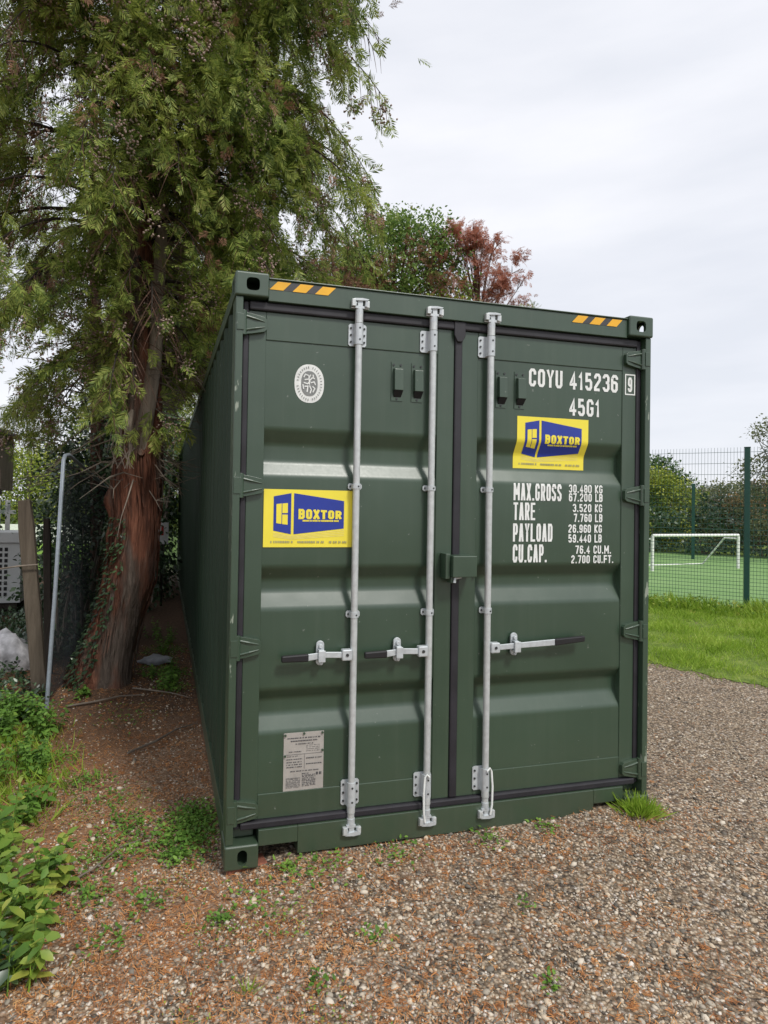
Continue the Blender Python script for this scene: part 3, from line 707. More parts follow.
# ---------------------------------------------------------------- sports fence and goal
FA = Vector((9.735, 5.795)); FD = Vector((-.704, .71))
def mesh_panel(a, b, z0, z1, low, dxw, dzl, dzh, r, parent, name='mesh_panel'):
    """welded wire panel between plan points a and b"""
    L = (b-a).length; u = (b-a)/L; b_ = MB(); n = int(L/dxw)
    def P(t, z): return (a.x+u.x*t, a.y+u.y*t, z)
    for k in range(n+1):
        t = k*L/n; p, q = P(t, z0), P(t, z1); b_.tube([p, q], r, 4, False)
    z = z0
    while z < z1+.001:
        b_.tube([P(0, z), P(L, z)], r*1.15, 4, False); z += dzl if z < z0+low else dzh
    return b_.build(name, 'wire', parent)
fence = thing('mesh_fence', 'tall dark green welded mesh fence between grass verge and pitch', 'fence')
zf = -.05
for k in range(-2, 5):
    p = FA+FD*(2.52*k)
    b = MB(); b.obox((p.x, p.y, zf+1.37), (FD.x, FD.y, 0), (-FD.y, FD.x, 0), (0,0,1), .043, .03, 1.60); o = b.build('fence_post', 'fence', fence, bevel=.004)
    MB().obox((p.x, p.y, zf+2.978), (FD.x, FD.y, 0), (-FD.y, FD.x, 0), (0,0,1), .048, .035, .006).build('post_cap', 'fence', o)
    if k < 4: mesh_panel(p+FD*.05, p+FD*2.47, zf+.04, zf+2.98, 1.25, .05, .066, .2, .0031, fence)
ff = thing('far_mesh_fence', 'far dark green mesh fence on the other side of the pitch', 'fence')
FB = Vector((19.82, 17.0)); zg = -.14
for k in range(-4, 5):
    p = FB+FD*(2.9*k)
    MB().obox((p.x, p.y, zg+1.5), (FD.x, FD.y, 0), (-FD.y, FD.x, 0), (0,0,1), .05, .04, 1.5).build('fence_post', 'fence', ff)
    if k < 4: mesh_panel(p+FD*.05, p+FD*2.85, zg+.04, zg+2.98, 1.2, .2, .2, .2, .005, ff)

goal = thing('football_goal', 'small white football goal frame standing on the artificial pitch', 'goal')
GA, GB = Vector((18.38, 13.71)), Vector((14.42, 13.18)); zp = -.14; gh = 1.13
gd = Vector((GB-GA)).normalized(); gb = Vector((-gd.y, gd.x)); gb = gb if gb.y > 0 else -gb; gb = Vector((-.35, .94)).normalized()
b = MB(); b.tube([(GA.x, GA.y, zp+gh), (GB.x, GB.y, zp+gh)], .047, 10); b.build('crossbar', 'goal', goal, smooth=True)
for P_ in (GA, GB):
    MB().tube([(P_.x, P_.y, zp), (P_.x, P_.y, zp+gh-.04)], .047, 10).build('goal_post', 'goal', goal, smooth=True)
    q1 = P_+gb*.55-gd*.2; q2 = P_+gb*1.5-gd*.6
    MB().tube([(P_.x, P_.y, zp+gh-.12), (q1.x, q1.y, zp+gh-.12), (q2.x, q2.y, zp+.03)], .028, 8).build('goal_stay', 'goal', goal, smooth=True)
q1, q2 = GA+gb*1.5-gd*.6, GB+gb*1.5-gd*.6
MB().tube([(q1.x, q1.y, zp+.03), (q2.x, q2.y, zp+.03)], .02, 8).build('ground_bar', 'goal', goal)

# ---------------------------------------------------------------- foliage templates
def frond_template(ns=19, seed=0, wid=.042):
    r = np.random.default_rng(seed); V = []; F = []
    def shoot(p, d, L, wdt):
        p = np.array(p); d = np.array(d)/np.linalg.norm(d); s = np.cross([0,0,1], d)
        i = len(V); V.extend([p, p+d*L*.5+s*wdt, p+d*L, p+d*L*.5-s*wdt]); F.append((i, i+1, i+2, i+3))
    dz = lambda t: -.28*t*t
    for k in range(ns):
        t = .04+.92*k/ns; sg = 1 if k % 2 else -1; ang = R(42+r.uniform(-10, 10)); L = (.62*(1-.58*t)+.06)*r.uniform(.75, 1.15)
        shoot((t, 0, dz(t)), (math.cos(ang), sg*math.sin(ang), -.18+r.uniform(-.2, .15)), L, wid*r.uniform(.8, 1.2))
    shoot((.8, 0, dz(.8)), (1, 0, -.5), .28, wid)
    i = len(V); V.extend([np.array((0,.012,0)), np.array((0,-.012,0)), np.array((.9,-.006,dz(.9))), np.array((.9,.006,dz(.9)))]); F.append((i, i+1, i+2, i+3))
    return np.array(V), np.array(F)
FT = [frond_template(15, s) for s in range(3)]
LEAF = (np.array([(0,0,0), (.35,.27,.05), (.75,.2,.02), (1,0,-.10), (.75,-.2,.02), (.35,-.27,.05), (.5,0,-.03)]), np.array([(0,1,6,5), (1,2,3,6), (5,6,3,4)]))
LEAF2 = (np.array([(0,0,0), (.45,.30,.06), (1,0,-.06), (.45,-.30,.06)]), np.array([(0,1,2,3)]))
def scatter(tmpls, P, D, UP, S):
    idx = rng.integers(0, len(tmpls), len(P)); parts = []
    for k, (tv, tf) in enumerate(tmpls):
        s = idx == k
        if s.any(): parts.append(inst(tv, tf, frames(D[s], UP[s], S[s]), P[s]))
    return cat(parts)

# ---------------------------------------------------------------- the big cypress
tree = thing('cypress_tree', 'big cypress with red-brown leaning trunk and drooping crown beside the container', 'tree', (-.83, 3.18, 0))
TB = Vector((-.83, 3.18, 0))
tr_pts = [(-.88,3.20,-.25), (-.85,3.18,.05), (-.82,3.17,.20), (-.76,3.16,.45), (-.68,3.14,.75), (-.605,3.11,1.05), (-.57,3.09,1.5), (-.555,3.08,1.96), (-.54,3.07,2.3), (-.55,3.07,2.9), (-.56,3.08,3.8), (-.60,3.1,5), (-.62,3.1,6.5), (-.6,3.1,8.5), (-.6,3.1,10.8)]
tr_rad = [.36, .285, .245, .22, .205, .218, .20, .212, .178, .165, .15, .13, .11, .08, .02]
def dense(pts, rad, m_):
    P = np.array(pts, float); t = np.arange(len(P)); tt = np.linspace(0, len(P)-1, m_)
    return [tuple(p) for p in np.stack([np.interp(tt, t, P[:, k]) for k in range(3)], 1)], list(np.interp(tt, t, rad))
dp, drd = dense(tr_pts, tr_rad, 230)
def fl(t, i):
    z = i/230*14*.75
    k = 1+.07*math.sin(3*t+z*.5)+.05*math.sin(5*t+1+z*1.3)+.035*math.sin(9*t+z*1.5)+.022*abs(math.sin(17*t+math.sin(z*3)*.8))+.016*abs(math.sin(31*t+math.sin(z*4+2)))
    k += .20*max(0, 1-z/1.4)*max(0, math.sin(4*t+.8))**2
    for tb, zb_, a_ in ((.2, 4.9, .30), (.5, 4.4, .26), (-1.5, 5.0, .16), (-1.2, 5.3, .14), (-.5, 5.5, .18), (2.6, 4.0, .15)):
        dt = (t-tb+math.pi) % (2*math.pi)-math.pi; k += a_*math.exp(-(dt/.32)**2-((z-zb_)/.16)**2)
    return k
r2b = np.random.default_rng(77)
tk_ = MB().tube(dp, drd, 110, True, fl)
b = MB(); dp2, dr2 = dense([(-.57,2.98,2.1), (-.48,2.93,2.6), (-.42,2.90,3.1), (-.40,2.90,3.7), (-.37,2.89,4.6), (-.38,2.88,5.5), (-.39,2.86,6.6), (-.40,2.86,8.5)], [.10,.075,.062,.056,.05,.045,.04,.01], 40)
local(b.tube(dp2, dr2, 14, True, lambda t, i: 1+.05*math.sin(3*t+i*.4)), TB).build('second_stem', 'barklight', tree, smooth=True)
tk_.tube([(-.62,2.95,2.16), (-.63,2.84,2.18)], [.036,.030], 10); tk_.tube([(-.52,2.92,2.19), (-.52,2.84,2.21)], [.034,.030], 10)
for _ in range(420):
    z0_ = r2b.uniform(.05, 2.6); th = r2b.uniform(0, 6.283); Ls = r2b.uniform(.12, .55); w_ = r2b.uniform(.003, .010); q = []
    for k in range(5):
        z_ = z0_+Ls*k/4; c0 = np.array([np.interp(z_, [p[2] for p in tr_pts], [p[j] for p in tr_pts]) for j in (0, 1, 2)]); rr_ = np.interp(z_, [p[2] for p in tr_pts], tr_rad)
        ii = np.interp(z_, [p[2] for p in dp], range(len(dp))); a_ = th+.12*math.sin(z_*5)
        lift = .016+.012*abs(k-2)/2*r2b.random()
        rad_ = rr_*1.06+lift; q.append((c0+np.array([math.cos(a_)*rad_, math.sin(a_)*rad_, 0]), a_))
    V_ = []; F_ = []
    for k, (p_, a_) in enumerate(q):
        t_ = np.array([-math.sin(a_), math.cos(a_), 0])*w_*(1 if k not in (0, 4) else .3); V_ += [tuple(p_-t_), tuple(p_+t_), tuple(p_+np.array([math.cos(a_), math.sin(a_), 0])*-.01)]
        if k: i_ = 3*k; F_ += [(i_-3, i_-2, i_+1, i_), (i_-3, i_, i_+2, i_-1), (i_-2, i_-1, i_+2, i_+1)]
    tk_.add(V_, F_)
local(tk_, TB).build('trunk', 'bark', tree, smooth=True)
fr_P, fr_D, fr_S, fr_kind = [], [], [], []
limb = MB(); twigs = MB()
tip_zone = []
def trunk_at(z):
    P = np.array(tr_pts); return np.array([np.interp(z, P[:, 2], P[:, k]) for k in range(3)])
r2 = np.random.default_rng(21)
nb = 150
for i in range(nb):
    z0 = 3.05+(i/nb)**1.15*6.9+r2.uniform(-.15, .15); az = i*2.39996+r2.uniform(-.4, .4)
    dirh = np.array([math.cos(az), math.sin(az), 0])
    L = np.interp(z0, [2.6, 3.2, 4.4, 6.5, 8, 10], [1.3, 1.8, 2.6, 2.75, 2.1, .7])*r2.uniform(.72, 1.08)
    rightness = max(0, dirh[0]); front = max(0, -dirh[1])
    L *= (1-.36*front)
    if z0 < 3.9: L *= (1-.55*rightness)
    if i % 7 == 3 and z0 > 4.3: az = r2.uniform(-.55, .65); dirh = np.array([math.cos(az), math.sin(az), 0]); rightness = dirh[0]; L = r2.uniform(2.3, 2.75)
    up0 = .62 if z0 > 3.4 else .45
    base = trunk_at(z0)
    n = 14; t = np.linspace(0, 1, n)
    drop = r2.uniform(.75, 1.05)
    pts = base+dirh*L*t[:, None]*(1-.15*t[:, None])+np.array([0,0,1])*L*(up0*t-drop*t**2)[:, None]
    side = np.array([-dirh[1], dirh[0], 0]); pts = pts+side*(r2.uniform(-.25, .25)*L*t**2)[:, None]
    if rightness > .3: pts[:, 2] = np.maximum(pts[:, 2], 3.02+.1*t)
    limb.tube([tuple(p) for p in pts], list(np.interp(t, [0, .5, 1], [.026, .011, .003])), 6, False)
    step = .078; m_ = int(L/step)
    for j in range(m_):
        tj = .16+.84*(j+.5)/m_
        k = min(int(tj*(n-1)), n-2); f = tj*(n-1)-k; p = pts[k]*(1-f)+pts[k+1]*f; d = pts[k+1]-pts[k]; d /= np.linalg.norm(d)
        sg = 1 if j % 2 else -1; Lt = (.62*(1-tj)+.26)*r2.uniform(.6, 1.2)
        if r2.random() < .7:
            fr_P.append(p+r2.normal(0, .05, 3)+np.array([0,0,.03])); fr_D.append(d+r2.normal(0, .7, 3)+np.array([0,0,-.15])); fr_S.append(r2.uniform(.08, .16)); fr_kind.append(0)
        if r2.random() < .12: continue
        td = d*r2.uniform(.2, .8)+side*sg*r2.uniform(.2, 1.0)+np.array([0,0,-.25-.6*tj+r2.uniform(-.3, .35)])
        td /= np.linalg.norm(td)
        q = [p+td*Lt*s_+np.array([0,0,-.22])*Lt*s_*s_ for s_ in (0, .35, .7, 1)]
        twigs.tube([tuple(x) for x in q], [.0045,.0035,.0025,.0012], 4, False)
        nf = max(3, int(Lt/.034)); bare = r2.random() < .06
        for s_ in np.linspace(.12, 1, nf):
            if bare and s_ < .7: continue
            pp = p+td*Lt*s_+np.array([0,0,-.22])*Lt*s_*s_+r2.normal(0, .014, 3)
            dd = td*.9+np.array([0,0,-.35*s_])+dirh*.25+r2.normal(0, .48, 3)
            fr_P.append(pp); fr_D.append(dd); fr_S.append(r2.uniform(.075, .165)*(1.1-.2*s_)); fr_kind.append(0)
# sprays hanging in front of the stem
for _ in range(26):
    c0 = np.array([r2.uniform(-1.7, .5), r2.uniform(1.75, 2.7), r2.uniform(3.55, 7.2)])
    if c0[0] > -.1 and c0[2] < 3.9: c0[2] += .5
    sz = r2.uniform(.16, .30); tilt = r2.normal(0, .35, 3)
    for _ in range(190):
        o_ = r2.normal(0, 1, 3)*np.array([sz, sz*.7, sz*1.05]); o_[2] -= .5*abs(o_[0]); fr_P.append(c0+o_)
        fr_D.append(np.array([o_[0]*1.5, o_[1]*1.5-.25, -.55])+tilt+r2.normal(0, .35, 3)); fr_S.append(r2.uniform(.065, .135)); fr_kind.append(0)
for _ in range(34):
    c0 = np.array([r2.uniform(-2.6, 1.0), r2.uniform(1.6, 2.7), r2.uniform(4.7, 7.6)])
    sz = r2.uniform(.16, .32); tilt = r2.normal(0, .35, 3)
    for _ in range(200):
        o_ = r2.normal(0, 1, 3)*np.array([sz, sz*.7, sz*.9]); o_[2] -= .5*abs(o_[0]); fr_P.append(c0+o_)
        fr_D.append(np.array([o_[0]*1.5, o_[1]*1.5-.25, -.5])+tilt+r2.normal(0, .35, 3)); fr_S.append(r2.uniform(.07, .14)); fr_kind.append(0)
# low sprays round the stem and above the container corner
for (cx, cy, cz, rad, n_) in ((-.55,2.75,3.05,.26,130), (-.75,2.8,2.75,.22,90), (-.48,2.7,2.45,.18,70), (-.12,2.5,3.7,.30,170), (-.05,2.7,3.35,.28,120), (-1.2,2.8,3.45,.32,220), (-1.6,2.9,3.5,.35,220), (-1.9,2.9,3.3,.25,90), (.15,2.9,3.6,.28,120), (-1.0,2.7,3.4,.3,120)):
    for _ in range(n_):
        o_ = r2.normal(0, 1, 3)*np.array([rad, rad*.8, rad*.55]); fr_P.append(np.array([cx, cy, cz])+o_)
        fr_D.append(np.array([o_[0]*2, o_[1]*2-.2, -.6])+r2.normal(0, .35, 3)); fr_S.append(r2.uniform(.10, .18)); fr_kind.append(0)
fr_P, fr_D, fr_S = np.array(fr_P), np.array(fr_D), np.array(fr_S)
thin = .5+.5*np.sin(fr_P[:, 0]*3.1+1+fr_P[:, 2]*.7)*np.sin(fr_P[:, 2]*3.3+fr_P[:, 1]*1.7)
open_ = np.clip((-.75-fr_P[:, 0])*1.6, 0, 1)*1.15+.36
ok = rng.random(len(fr_P)) > np.clip((thin*1.9-.45), 0, 1)*open_*1.3*np.interp(fr_P[:, 2], [4.4, 5.6], [1, .5]) 
ok &= ~((fr_P[:, 0] > 1.45) & (fr_P[:, 2] > 5.3))
X_, Y_, Z_ = fr_P.T; gapz = (X_ > -.66) & (X_ < -.16) & (Y_ < 2.92) & (Z_ > 2.5) & (Z_ < 4.35); ok &= ~(gapz & (rng.random(len(X_)) < .88))
ok &= ~((fr_P[:, 0] > -.14) & (fr_P[:, 2] < 3.06)) & (np.linalg.norm(fr_P-np.array(CAM), axis=1) > 3.2)
fr_P, fr_D, fr_S = fr_P[ok], fr_D[ok], fr_S[ok]
print('fronds', len(fr_P), flush=True)
UPv = np.tile([0., 0, 1], (len(fr_P), 1))+rng.normal(0, .55, (len(fr_P), 3))
# dead and cone-bearing sprays in clumps
cl = np.sin(fr_P[:, 0]*7+1.3)*np.sin(fr_P[:, 1]*6+fr_P[:, 2]*2)*np.sin(fr_P[:, 2]*8.5)+rng.normal(0, .22, len(fr_P))
dead = cl > .66
V, F = scatter(FT, fr_P[~dead], fr_D[~dead], UPv[~dead], fr_S[~dead]); npmesh('crown', V-np.array(TB), F, 'cypress', tree)
V, F = scatter(FT, fr_P[dead], fr_D[dead], UPv[dead], fr_S[dead]*.8); npmesh('dead_sprays', V-np.array(TB), F, 'deadspray', tree)
oct_v = np.array([(1,0,0), (-1,0,0), (0,1,0), (0,-1,0), (0,0,1), (0,0,-1)], float); oct_f = np.array([(0,2,4), (2,1,4), (1,3,4), (3,0,4), (2,0,5), (1,2,5), (3,1,5), (0,3,5)])
seeds = fr_P[rng.choice(len(fr_P), 1300, replace=False)]; cp = np.repeat(seeds, 34, 0)+rng.normal(0, 1, (len(seeds)*34, 3))*np.array([.042, .042, .065])+np.array([0,0,-.05])
V, F = inst(oct_v, oct_f, frames(randdir(len(cp)), randdir(len(cp)), rng.uniform(.007, .0135, len(cp))), cp); npmesh('seed_cones', V-np.array(TB), F, 'cone', tree)
local(limb, TB).build('limbs', 'darkwood', tree, smooth=True); local(twigs, TB).build('twigs', 'barkred', tree)
# bare dead branches low on the trunk
b = MB()
for i in range(95):
    z0 = r2.uniform(2.0, 4.3); base = trunk_at(z0)+np.array([0, -.05, 0]); az = r2.uniform(-3.6, .6)
    if r2.random() < .45: az = r2.uniform(-.5, .6) if z0 > 2.1 else az
    d = np.array([math.cos(az), math.sin(az)*.7, 0]); L = r2.uniform(.35, 1.0); L = min(L, .42) if (d[0] > 0 and z0 < 3.1) else L
    up = r2.uniform(-.5, .35); pts = [base+d*L*s+np.array([0,0,1])*(up*s*L-.35*s*s*L)+r2.normal(0, .02, 3)*s for s in (0, .3, .55, .8, 1)]
    b.tube([tuple(p) for p in pts], [.009, .008, .006, .004, .002], 5, False)
    for _ in range(3):
        s = r2.integers(1, 4); e = pts[s]+(d+r2.normal(0, .6, 3))*r2.uniform(.1, .25); b.tube([tuple(pts[s]), tuple(e)], [.004, .0015], 4, False)
for k in range(9):                                   # hanging pale dead branch
    x = -.66+r2.uniform(-.05, .05); b.tube([(-.60, 2.80, 2.58), (x, 2.74, 2.42), (x+r2.uniform(-.10, .05), 2.72, 2.22), (x+r2.uniform(-.12, .08), 2.70, 2.05)], [.012, .009, .006, .003], 5, False)
local(b, TB).build('dead_branches', 'twig', tree)

# ---------------------------------------------------------------- other trees, shrubs, hedges
def blob_points(blobs, n, clump=.28, per=26, hollow=.45):
    """points in clumps spread through a set of ellipsoids (x,y,z,rx,ry,rz)"""
    B = np.array(blobs, float); vol = B[:, 3]*B[:, 4]*B[:, 5]; nc = max(1, n//per)
    k = rng.choice(len(B), nc, p=vol**.8/(vol**.8).sum()); u = randdir(nc)*(hollow+(1-hollow)*rng.random(nc)[:, None]**.5)
    C = B[k, :3]+u*B[k, 3:6]; out_ = (C-B[k, :3])/B[k, 3:6]
    P = np.repeat(C, per, 0)+rng.normal(0, clump, (nc*per, 3))*np.array([1, 1, .7]); O = np.repeat(out_, per, 0)
    return P, O
def leafmesh(name, blobs, n, size, mat, parent, loc=(0,0,0), tm=None, clump=.28, droop=.3, hollow=.45, per=26, zmin=None, keep=None):
    P, O = blob_points(blobs, n, clump, per, hollow)
    if zmin is not None: s = P[:, 2] > zmin; P, O = P[s], O[s]
    if keep is not None: s = keep(P); P, O = P[s], O[s]
    D = O+randdir(len(P))*.9+np.array([0,0,-droop]); U = np.array([0,0,1.])+rng.normal(0, .6, (len(P), 3))
    V, F = scatter(tm or [LEAF2], P, D, U, rng.uniform(.65, 1.3, len(P))*size)
    return npmesh(name, V-np.array(loc), F, mat, parent)
def trunk_limbs(root, base, top, r, blobs, mat, n=10, parent=None):
    b = MB(); base = np.array(base, float); top = np.array(top, float); mid = (base+top)/2+rng.normal(0, .1, 3)
    b.tube([tuple(base-np.array([0,0,.1])), tuple(base*.75+top*.25), tuple(mid), tuple(top)], [r*1.25, r, r*.75, r*.2], 10)
    local(b, root).build('trunk', mat, parent, smooth=True)
    b = MB()
    for k in range(n):
        B = blobs[k % len(blobs)]; s = rng.uniform(.35, .9); p = base*(1-s)+top*s
        e = np.array(B[:3])+randdir(1)[0]*np.array(B[3:6])*.85; m2 = (p+e)/2+np.array([0,0,.12*np.linalg.norm(e-p)])
        b.tube([tuple(p), tuple(m2), tuple(e)], [r*.3, r*.17, .006], 6, False)
        for _ in range(4):
            e2 = e+rng.normal(0, .3, 3)*np.array(B[3:6])*.6; b.tube([tuple(m2*.4+e*.6), tuple(e2)], [r*.08, .003], 4, False)
    local(b, root).build('limbs', mat, parent)
def make_tree(name, label, cat_, base, h, blobs, n, size, mat, r=.12, bark_='barkgrey', tm=None, clump=.28, group=None, limbs=12, hollow=.45, per=26, droop=.3, extra=None):
    t = thing(name, label, cat_, base, group); bl = [(base[0]+x, base[1]+y, base[2]+z, a, b_, c) for x, y, z, a, b_, c in blobs]
    trunk_limbs(base, base, (base[0], base[1], base[2]+h*.85), r, bl, bark_, limbs, t)
    leafmesh('crown', bl, n, size, mat, t, base, tm, clump, droop, hollow, per)
    if extra:
        for nm, eb, en, es, em_, etm in extra: leafmesh(nm, [(base[0]+x, base[1]+y, base[2]+z, a, b_, c) for x, y, z, a, b_, c in eb], en, es, em_, t, base, etm, clump, droop, hollow, per)
    return t
gB = 'trees behind the container'
make_tree('broadleaf_tree', 'tallest bushy green tree rising behind the container roof', 'tree', (5.9, 13.6, .75), 9.6,
    [(0,0,7.7,1.5,1.4,1.5), (.7,-.2,8.6,.9,.9,.75), (-.8,.2,8.0,1.0,1,1.1), (1.1,0,7.0,1.1,1,1.2), (-.6,0,6.2,1.6,1.4,1.4), (.8,0,5.2,1.7,1.5,1.3), (0,0,3.8,1.9,1.6,1.4), (.2,0,9.1,.5,.5,.45), (-1.7,0,7.5,.9,.8,.9), (-.3,0,9.0,.8,.5,.35), (1.6,0,8.3,.6,.5,.5)], 34000, .105, 'mid', .18, clump=.17, limbs=40, bark_='barkred', extra=[('brown_leaves', [(-.9,-.6,7.2,.5,.5,.7), (.9,-.8,7.0,.5,.4,.6), (.2,-.9,7.9,.4,.3,.4)], 1100, .12, 'deadspray', FT)])
make_tree('red_leaved_tree', 'tree with red-brown autumn leaves at the right end behind the roof', 'tree', (8.4, 13.4, .95), 9.3,
    [(-.75,0,8.5,.7,.5,.3), (-1.2,0,7.6,.5,.5,.3), (-.5,0,8.8,.45,.5,.45), (.1,0,8.6,.6,.5,.25), (.6,0,8.25,.75,.5,.16), (-.3,0,8.1,.6,.5,.3), (1.0,0,7.75,.75,.5,.15), (.3,0,7.4,.9,.6,.25), (-.6,0,7.3,.6,.6,.4), (.9,0,7.0,.6,.5,.25), (0,0,6.0,1.3,1.0,.9), (.2,0,4.2,1.5,1.3,1.3)], 5600, .19, 'red', .10, clump=.13, tm=FT, limbs=40, droop=.5, bark_='barkred')
make_tree('russet_conifer', 'russet brown conifer between the cypress and the green tree', 'tree', (3.9, 12.9, .35), 8.6,
    [(.1,0,7.9,.7,.7,.8), (-.6,0,7.0,1.1,1,.9), (.5,0,6.9,1.0,.9,.9), (0,0,5.4,1.5,1.4,1.4), (0,0,3.6,1.7,1.5,1.4)], 6000, .15, 'deadspray', .14, tm=FT, clump=.2, limbs=50, bark_='barkred')
make_tree('small_green_conifer', 'dark green conifer in front of the russet one behind roof', 'tree', (4.9, 14.6, .9), 8.4,
    [(.1,0,7.6,.6,.5,.9), (.2,0,6.7,.9,.8,.9), (-.7,0,6.6,.7,.6,.5), (0,0,5.2,1.2,1,1.3), (0,0,3.5,1.4,1.2,1.4)], 6000, .22, 'cypress', .12, tm=FT, clump=.2, limbs=14)
make_tree('yellow_green_shrub', 'bright yellow-green bush just above the middle of the roofline', 'bush', (6.9, 12.75, .25), 7.2,
    [(0,0,6.75,.75,.6,.6), (.3,0,5.9,1.0,.8,.8), (0,0,4.4,1.1,1,1.3)], 5000, .10, 'yellowleaf', .09, clump=.15, limbs=8)
make_tree('twiggy_bush', 'pinkish brown twiggy bush above the right end of the roofline', 'bush', (8.5, 12.5, -.05), 7.6,
    [(0,0,6.9,1.0,.8,.6), (.9,0,6.6,.6,.6,.5), (0,0,5.5,1.2,1,1.0), (0,0,4,1.3,1,1.2)], 2600, .10, 'deadspray', .10, clump=.2, limbs=70, bark_='twig' if False else 'barkred')
make_tree('slim_conifer', 'slim dark conifer tip at the far right end of the roofline', 'tree', (9.55, 12.6, -.05), 7.6,
    [(0,0,7.0,.35,.35,.55), (0,0,6.0,.6,.6,.8), (0,0,4.6,.8,.8,1.2)], 3000, .18, 'cypress', .07, tm=FT, clump=.13, limbs=6)
make_tree('background_conifer', 'tall dark conifer closing the far end of the gap behind trunk', 'tree', (-1.3, 11.6, 0), 9.5,
    [(.3,0,6.9,.6,.9,1.0), (.5,0,5.6,.7,1.0,1.0), (.3,0,4.4,.9,1.0,1.0), (.4,0,3.2,.8,1.1,1.0), (.1,0,2,1.0,1.1,1.1)], 6000, .24, 'cypress', .14, tm=FT, clump=.22, limbs=40, bark_='barkred')
# thick conifer row closing the gap behind the cypress
make_tree('background_conifer', 'dark conifer standing behind the cypress above the container side', 'tree', (.9, 14.2, 0), 10.5,
    [(0,0,8.6,1.0,1,1.6), (.6,0,6.8,1.7,1.4,1.5), (-.8,0,6.4,1.6,1.3,1.5), (0,0,4.4,2.2,1.7,1.6), (1.6,0,7.6,.9,.9,.7), (0,0,2.6,2.2,1.7,1.6)], 8500, .26, 'cypress', .2, tm=FT, clump=.26, limbs=36, bark_='barkgrey')
make_tree('background_conifer', 'dark conifer with thin crown left of the cypress trunk', 'tree', (-3.9, 8.2, 0), 9.5,
    [(.9,0,7.2,1.1,1,1.5), (1.0,0,5.6,1.3,1.2,.9), (0,0,5.1,1.4,1.2,.9)], 1700, .16, 'cypress', .055, tm=FT, clump=.22, limbs=24, bark_='barkgrey')
# slim ivy-clad tree with red stem
it = thing('ivy_clad_tree', 'slim red-stemmed tree wrapped in ivy behind the cypress trunk', 'tree', (-1.12, 5.5, 0))
b = MB().tube([(-1.10,5.5,-.1), (-1.12,5.5,1.2), (-1.17,5.5,3.0), (-1.25,5.5,5.2), (-1.3,5.5,7.5)], [.11,.095,.08,.065,.03], 12); local(b, (-1.12,5.5,0)).build('trunk', 'barkred', it, smooth=True)
b = MB()
for i in range(60):
    z = r2.uniform(2.0, 5.5); az = r2.uniform(0, 6.28); p = np.array([-1.17, 5.5, z]); d = np.array([math.cos(az), math.sin(az), r2.uniform(-.4, .3)])*r2.uniform(.4, 1.1)
    b.tube([tuple(p), tuple(p+d*.5+np.array([0,0,.06])), tuple(p+d)], [.012,.008,.003], 5, False)
local(b, (-1.12,5.5,0)).build('limbs', 'twig', it)
leafmesh('ivy', [(-1.2,5.55,2.6,.42,.4,.9), (-.95,5.6,3.5,.35,.35,.5), (-1.35,5.5,1.9,.5,.4,.7), (-.75,5.7,2.9,.4,.3,.6)], 3600, .07, 'darkleaf', it, (-1.12,5.5,0), clump=.12)

def hedge(name, label, blobs, n, size, mat, cat_='hedge', clump=.2, tm=None, keep=None, hollow=.6):
    lo = (blobs[0][0], blobs[0][1], 0); t = thing(name, label, cat_, lo)
    leafmesh('foliage', blobs, n, size, mat, t, lo, tm, clump, .3, hollow, 30, .0, keep)
    b = MB()
    for B in blobs:
        for _ in range(5):
            e = np.array(B[:3])+randdir(1)[0]*np.array(B[3:6])*.7; b.tube([(B[0]+rng.normal(0, .1), B[1]+rng.normal(0, .1), -.1), tuple((np.array([B[0], B[1], 0])+e)/2), tuple(e)], [.03, .02, .005], 5, False)
    local(b, lo).build('stems', 'twig', t); return t
hedge('ivy_thicket', 'dark ivy thicket seen through the netting of the leaning frame', [(-1.45,4.6,.7,.35,.6,.7), (-1.25,5.0,1.3,.4,.7,.7), (-1.0,5.6,1.0,.5,.7,1.0), (-1.3,5.9,1.9,.45,.5,.5), (-1.5,6.6,1.0,.6,.8,1.2)], 9500, .065, 'darkleaf', clump=.11,
      keep=lambda P: P[:, 1] > 3.6)
hedge('dark_hedge', 'dark hedge filling the gap between trunk and container', [(-.75,7.6,1.2,.5,.7,1.2), (-.45,8.6,1.5,.4,.6,1.5), (-.9,9.6,1.6,.7,.8,1.7), (-.55,10.8,2.0,.5,.7,1.8), (-.7,7.4,2.8,.5,.5,.6), (-.35,10,3.0,.35,.8,.6)], 9000, .09, 'darkleaf', clump=.16, keep=lambda P: P[:, 0] < -.06)
nb_ = thing('notice_board', 'small white notice with a red mark in the gap beyond the trunk', 'sign', (-.33, 8.0, 0))
b = MB().box(-.10, .10, -.01, .01, 1.05, 1.42); b.build('board', 'whiteboard', nb_)
b = MB().box(-.02, .02, -.016, -.0105, 1.20, 1.36); b.build('red_mark', 'redmark', nb_)
MB().box(-.02, .02, .0105, .05, -.05, 1.40).build('post', 'darkwood', nb_)

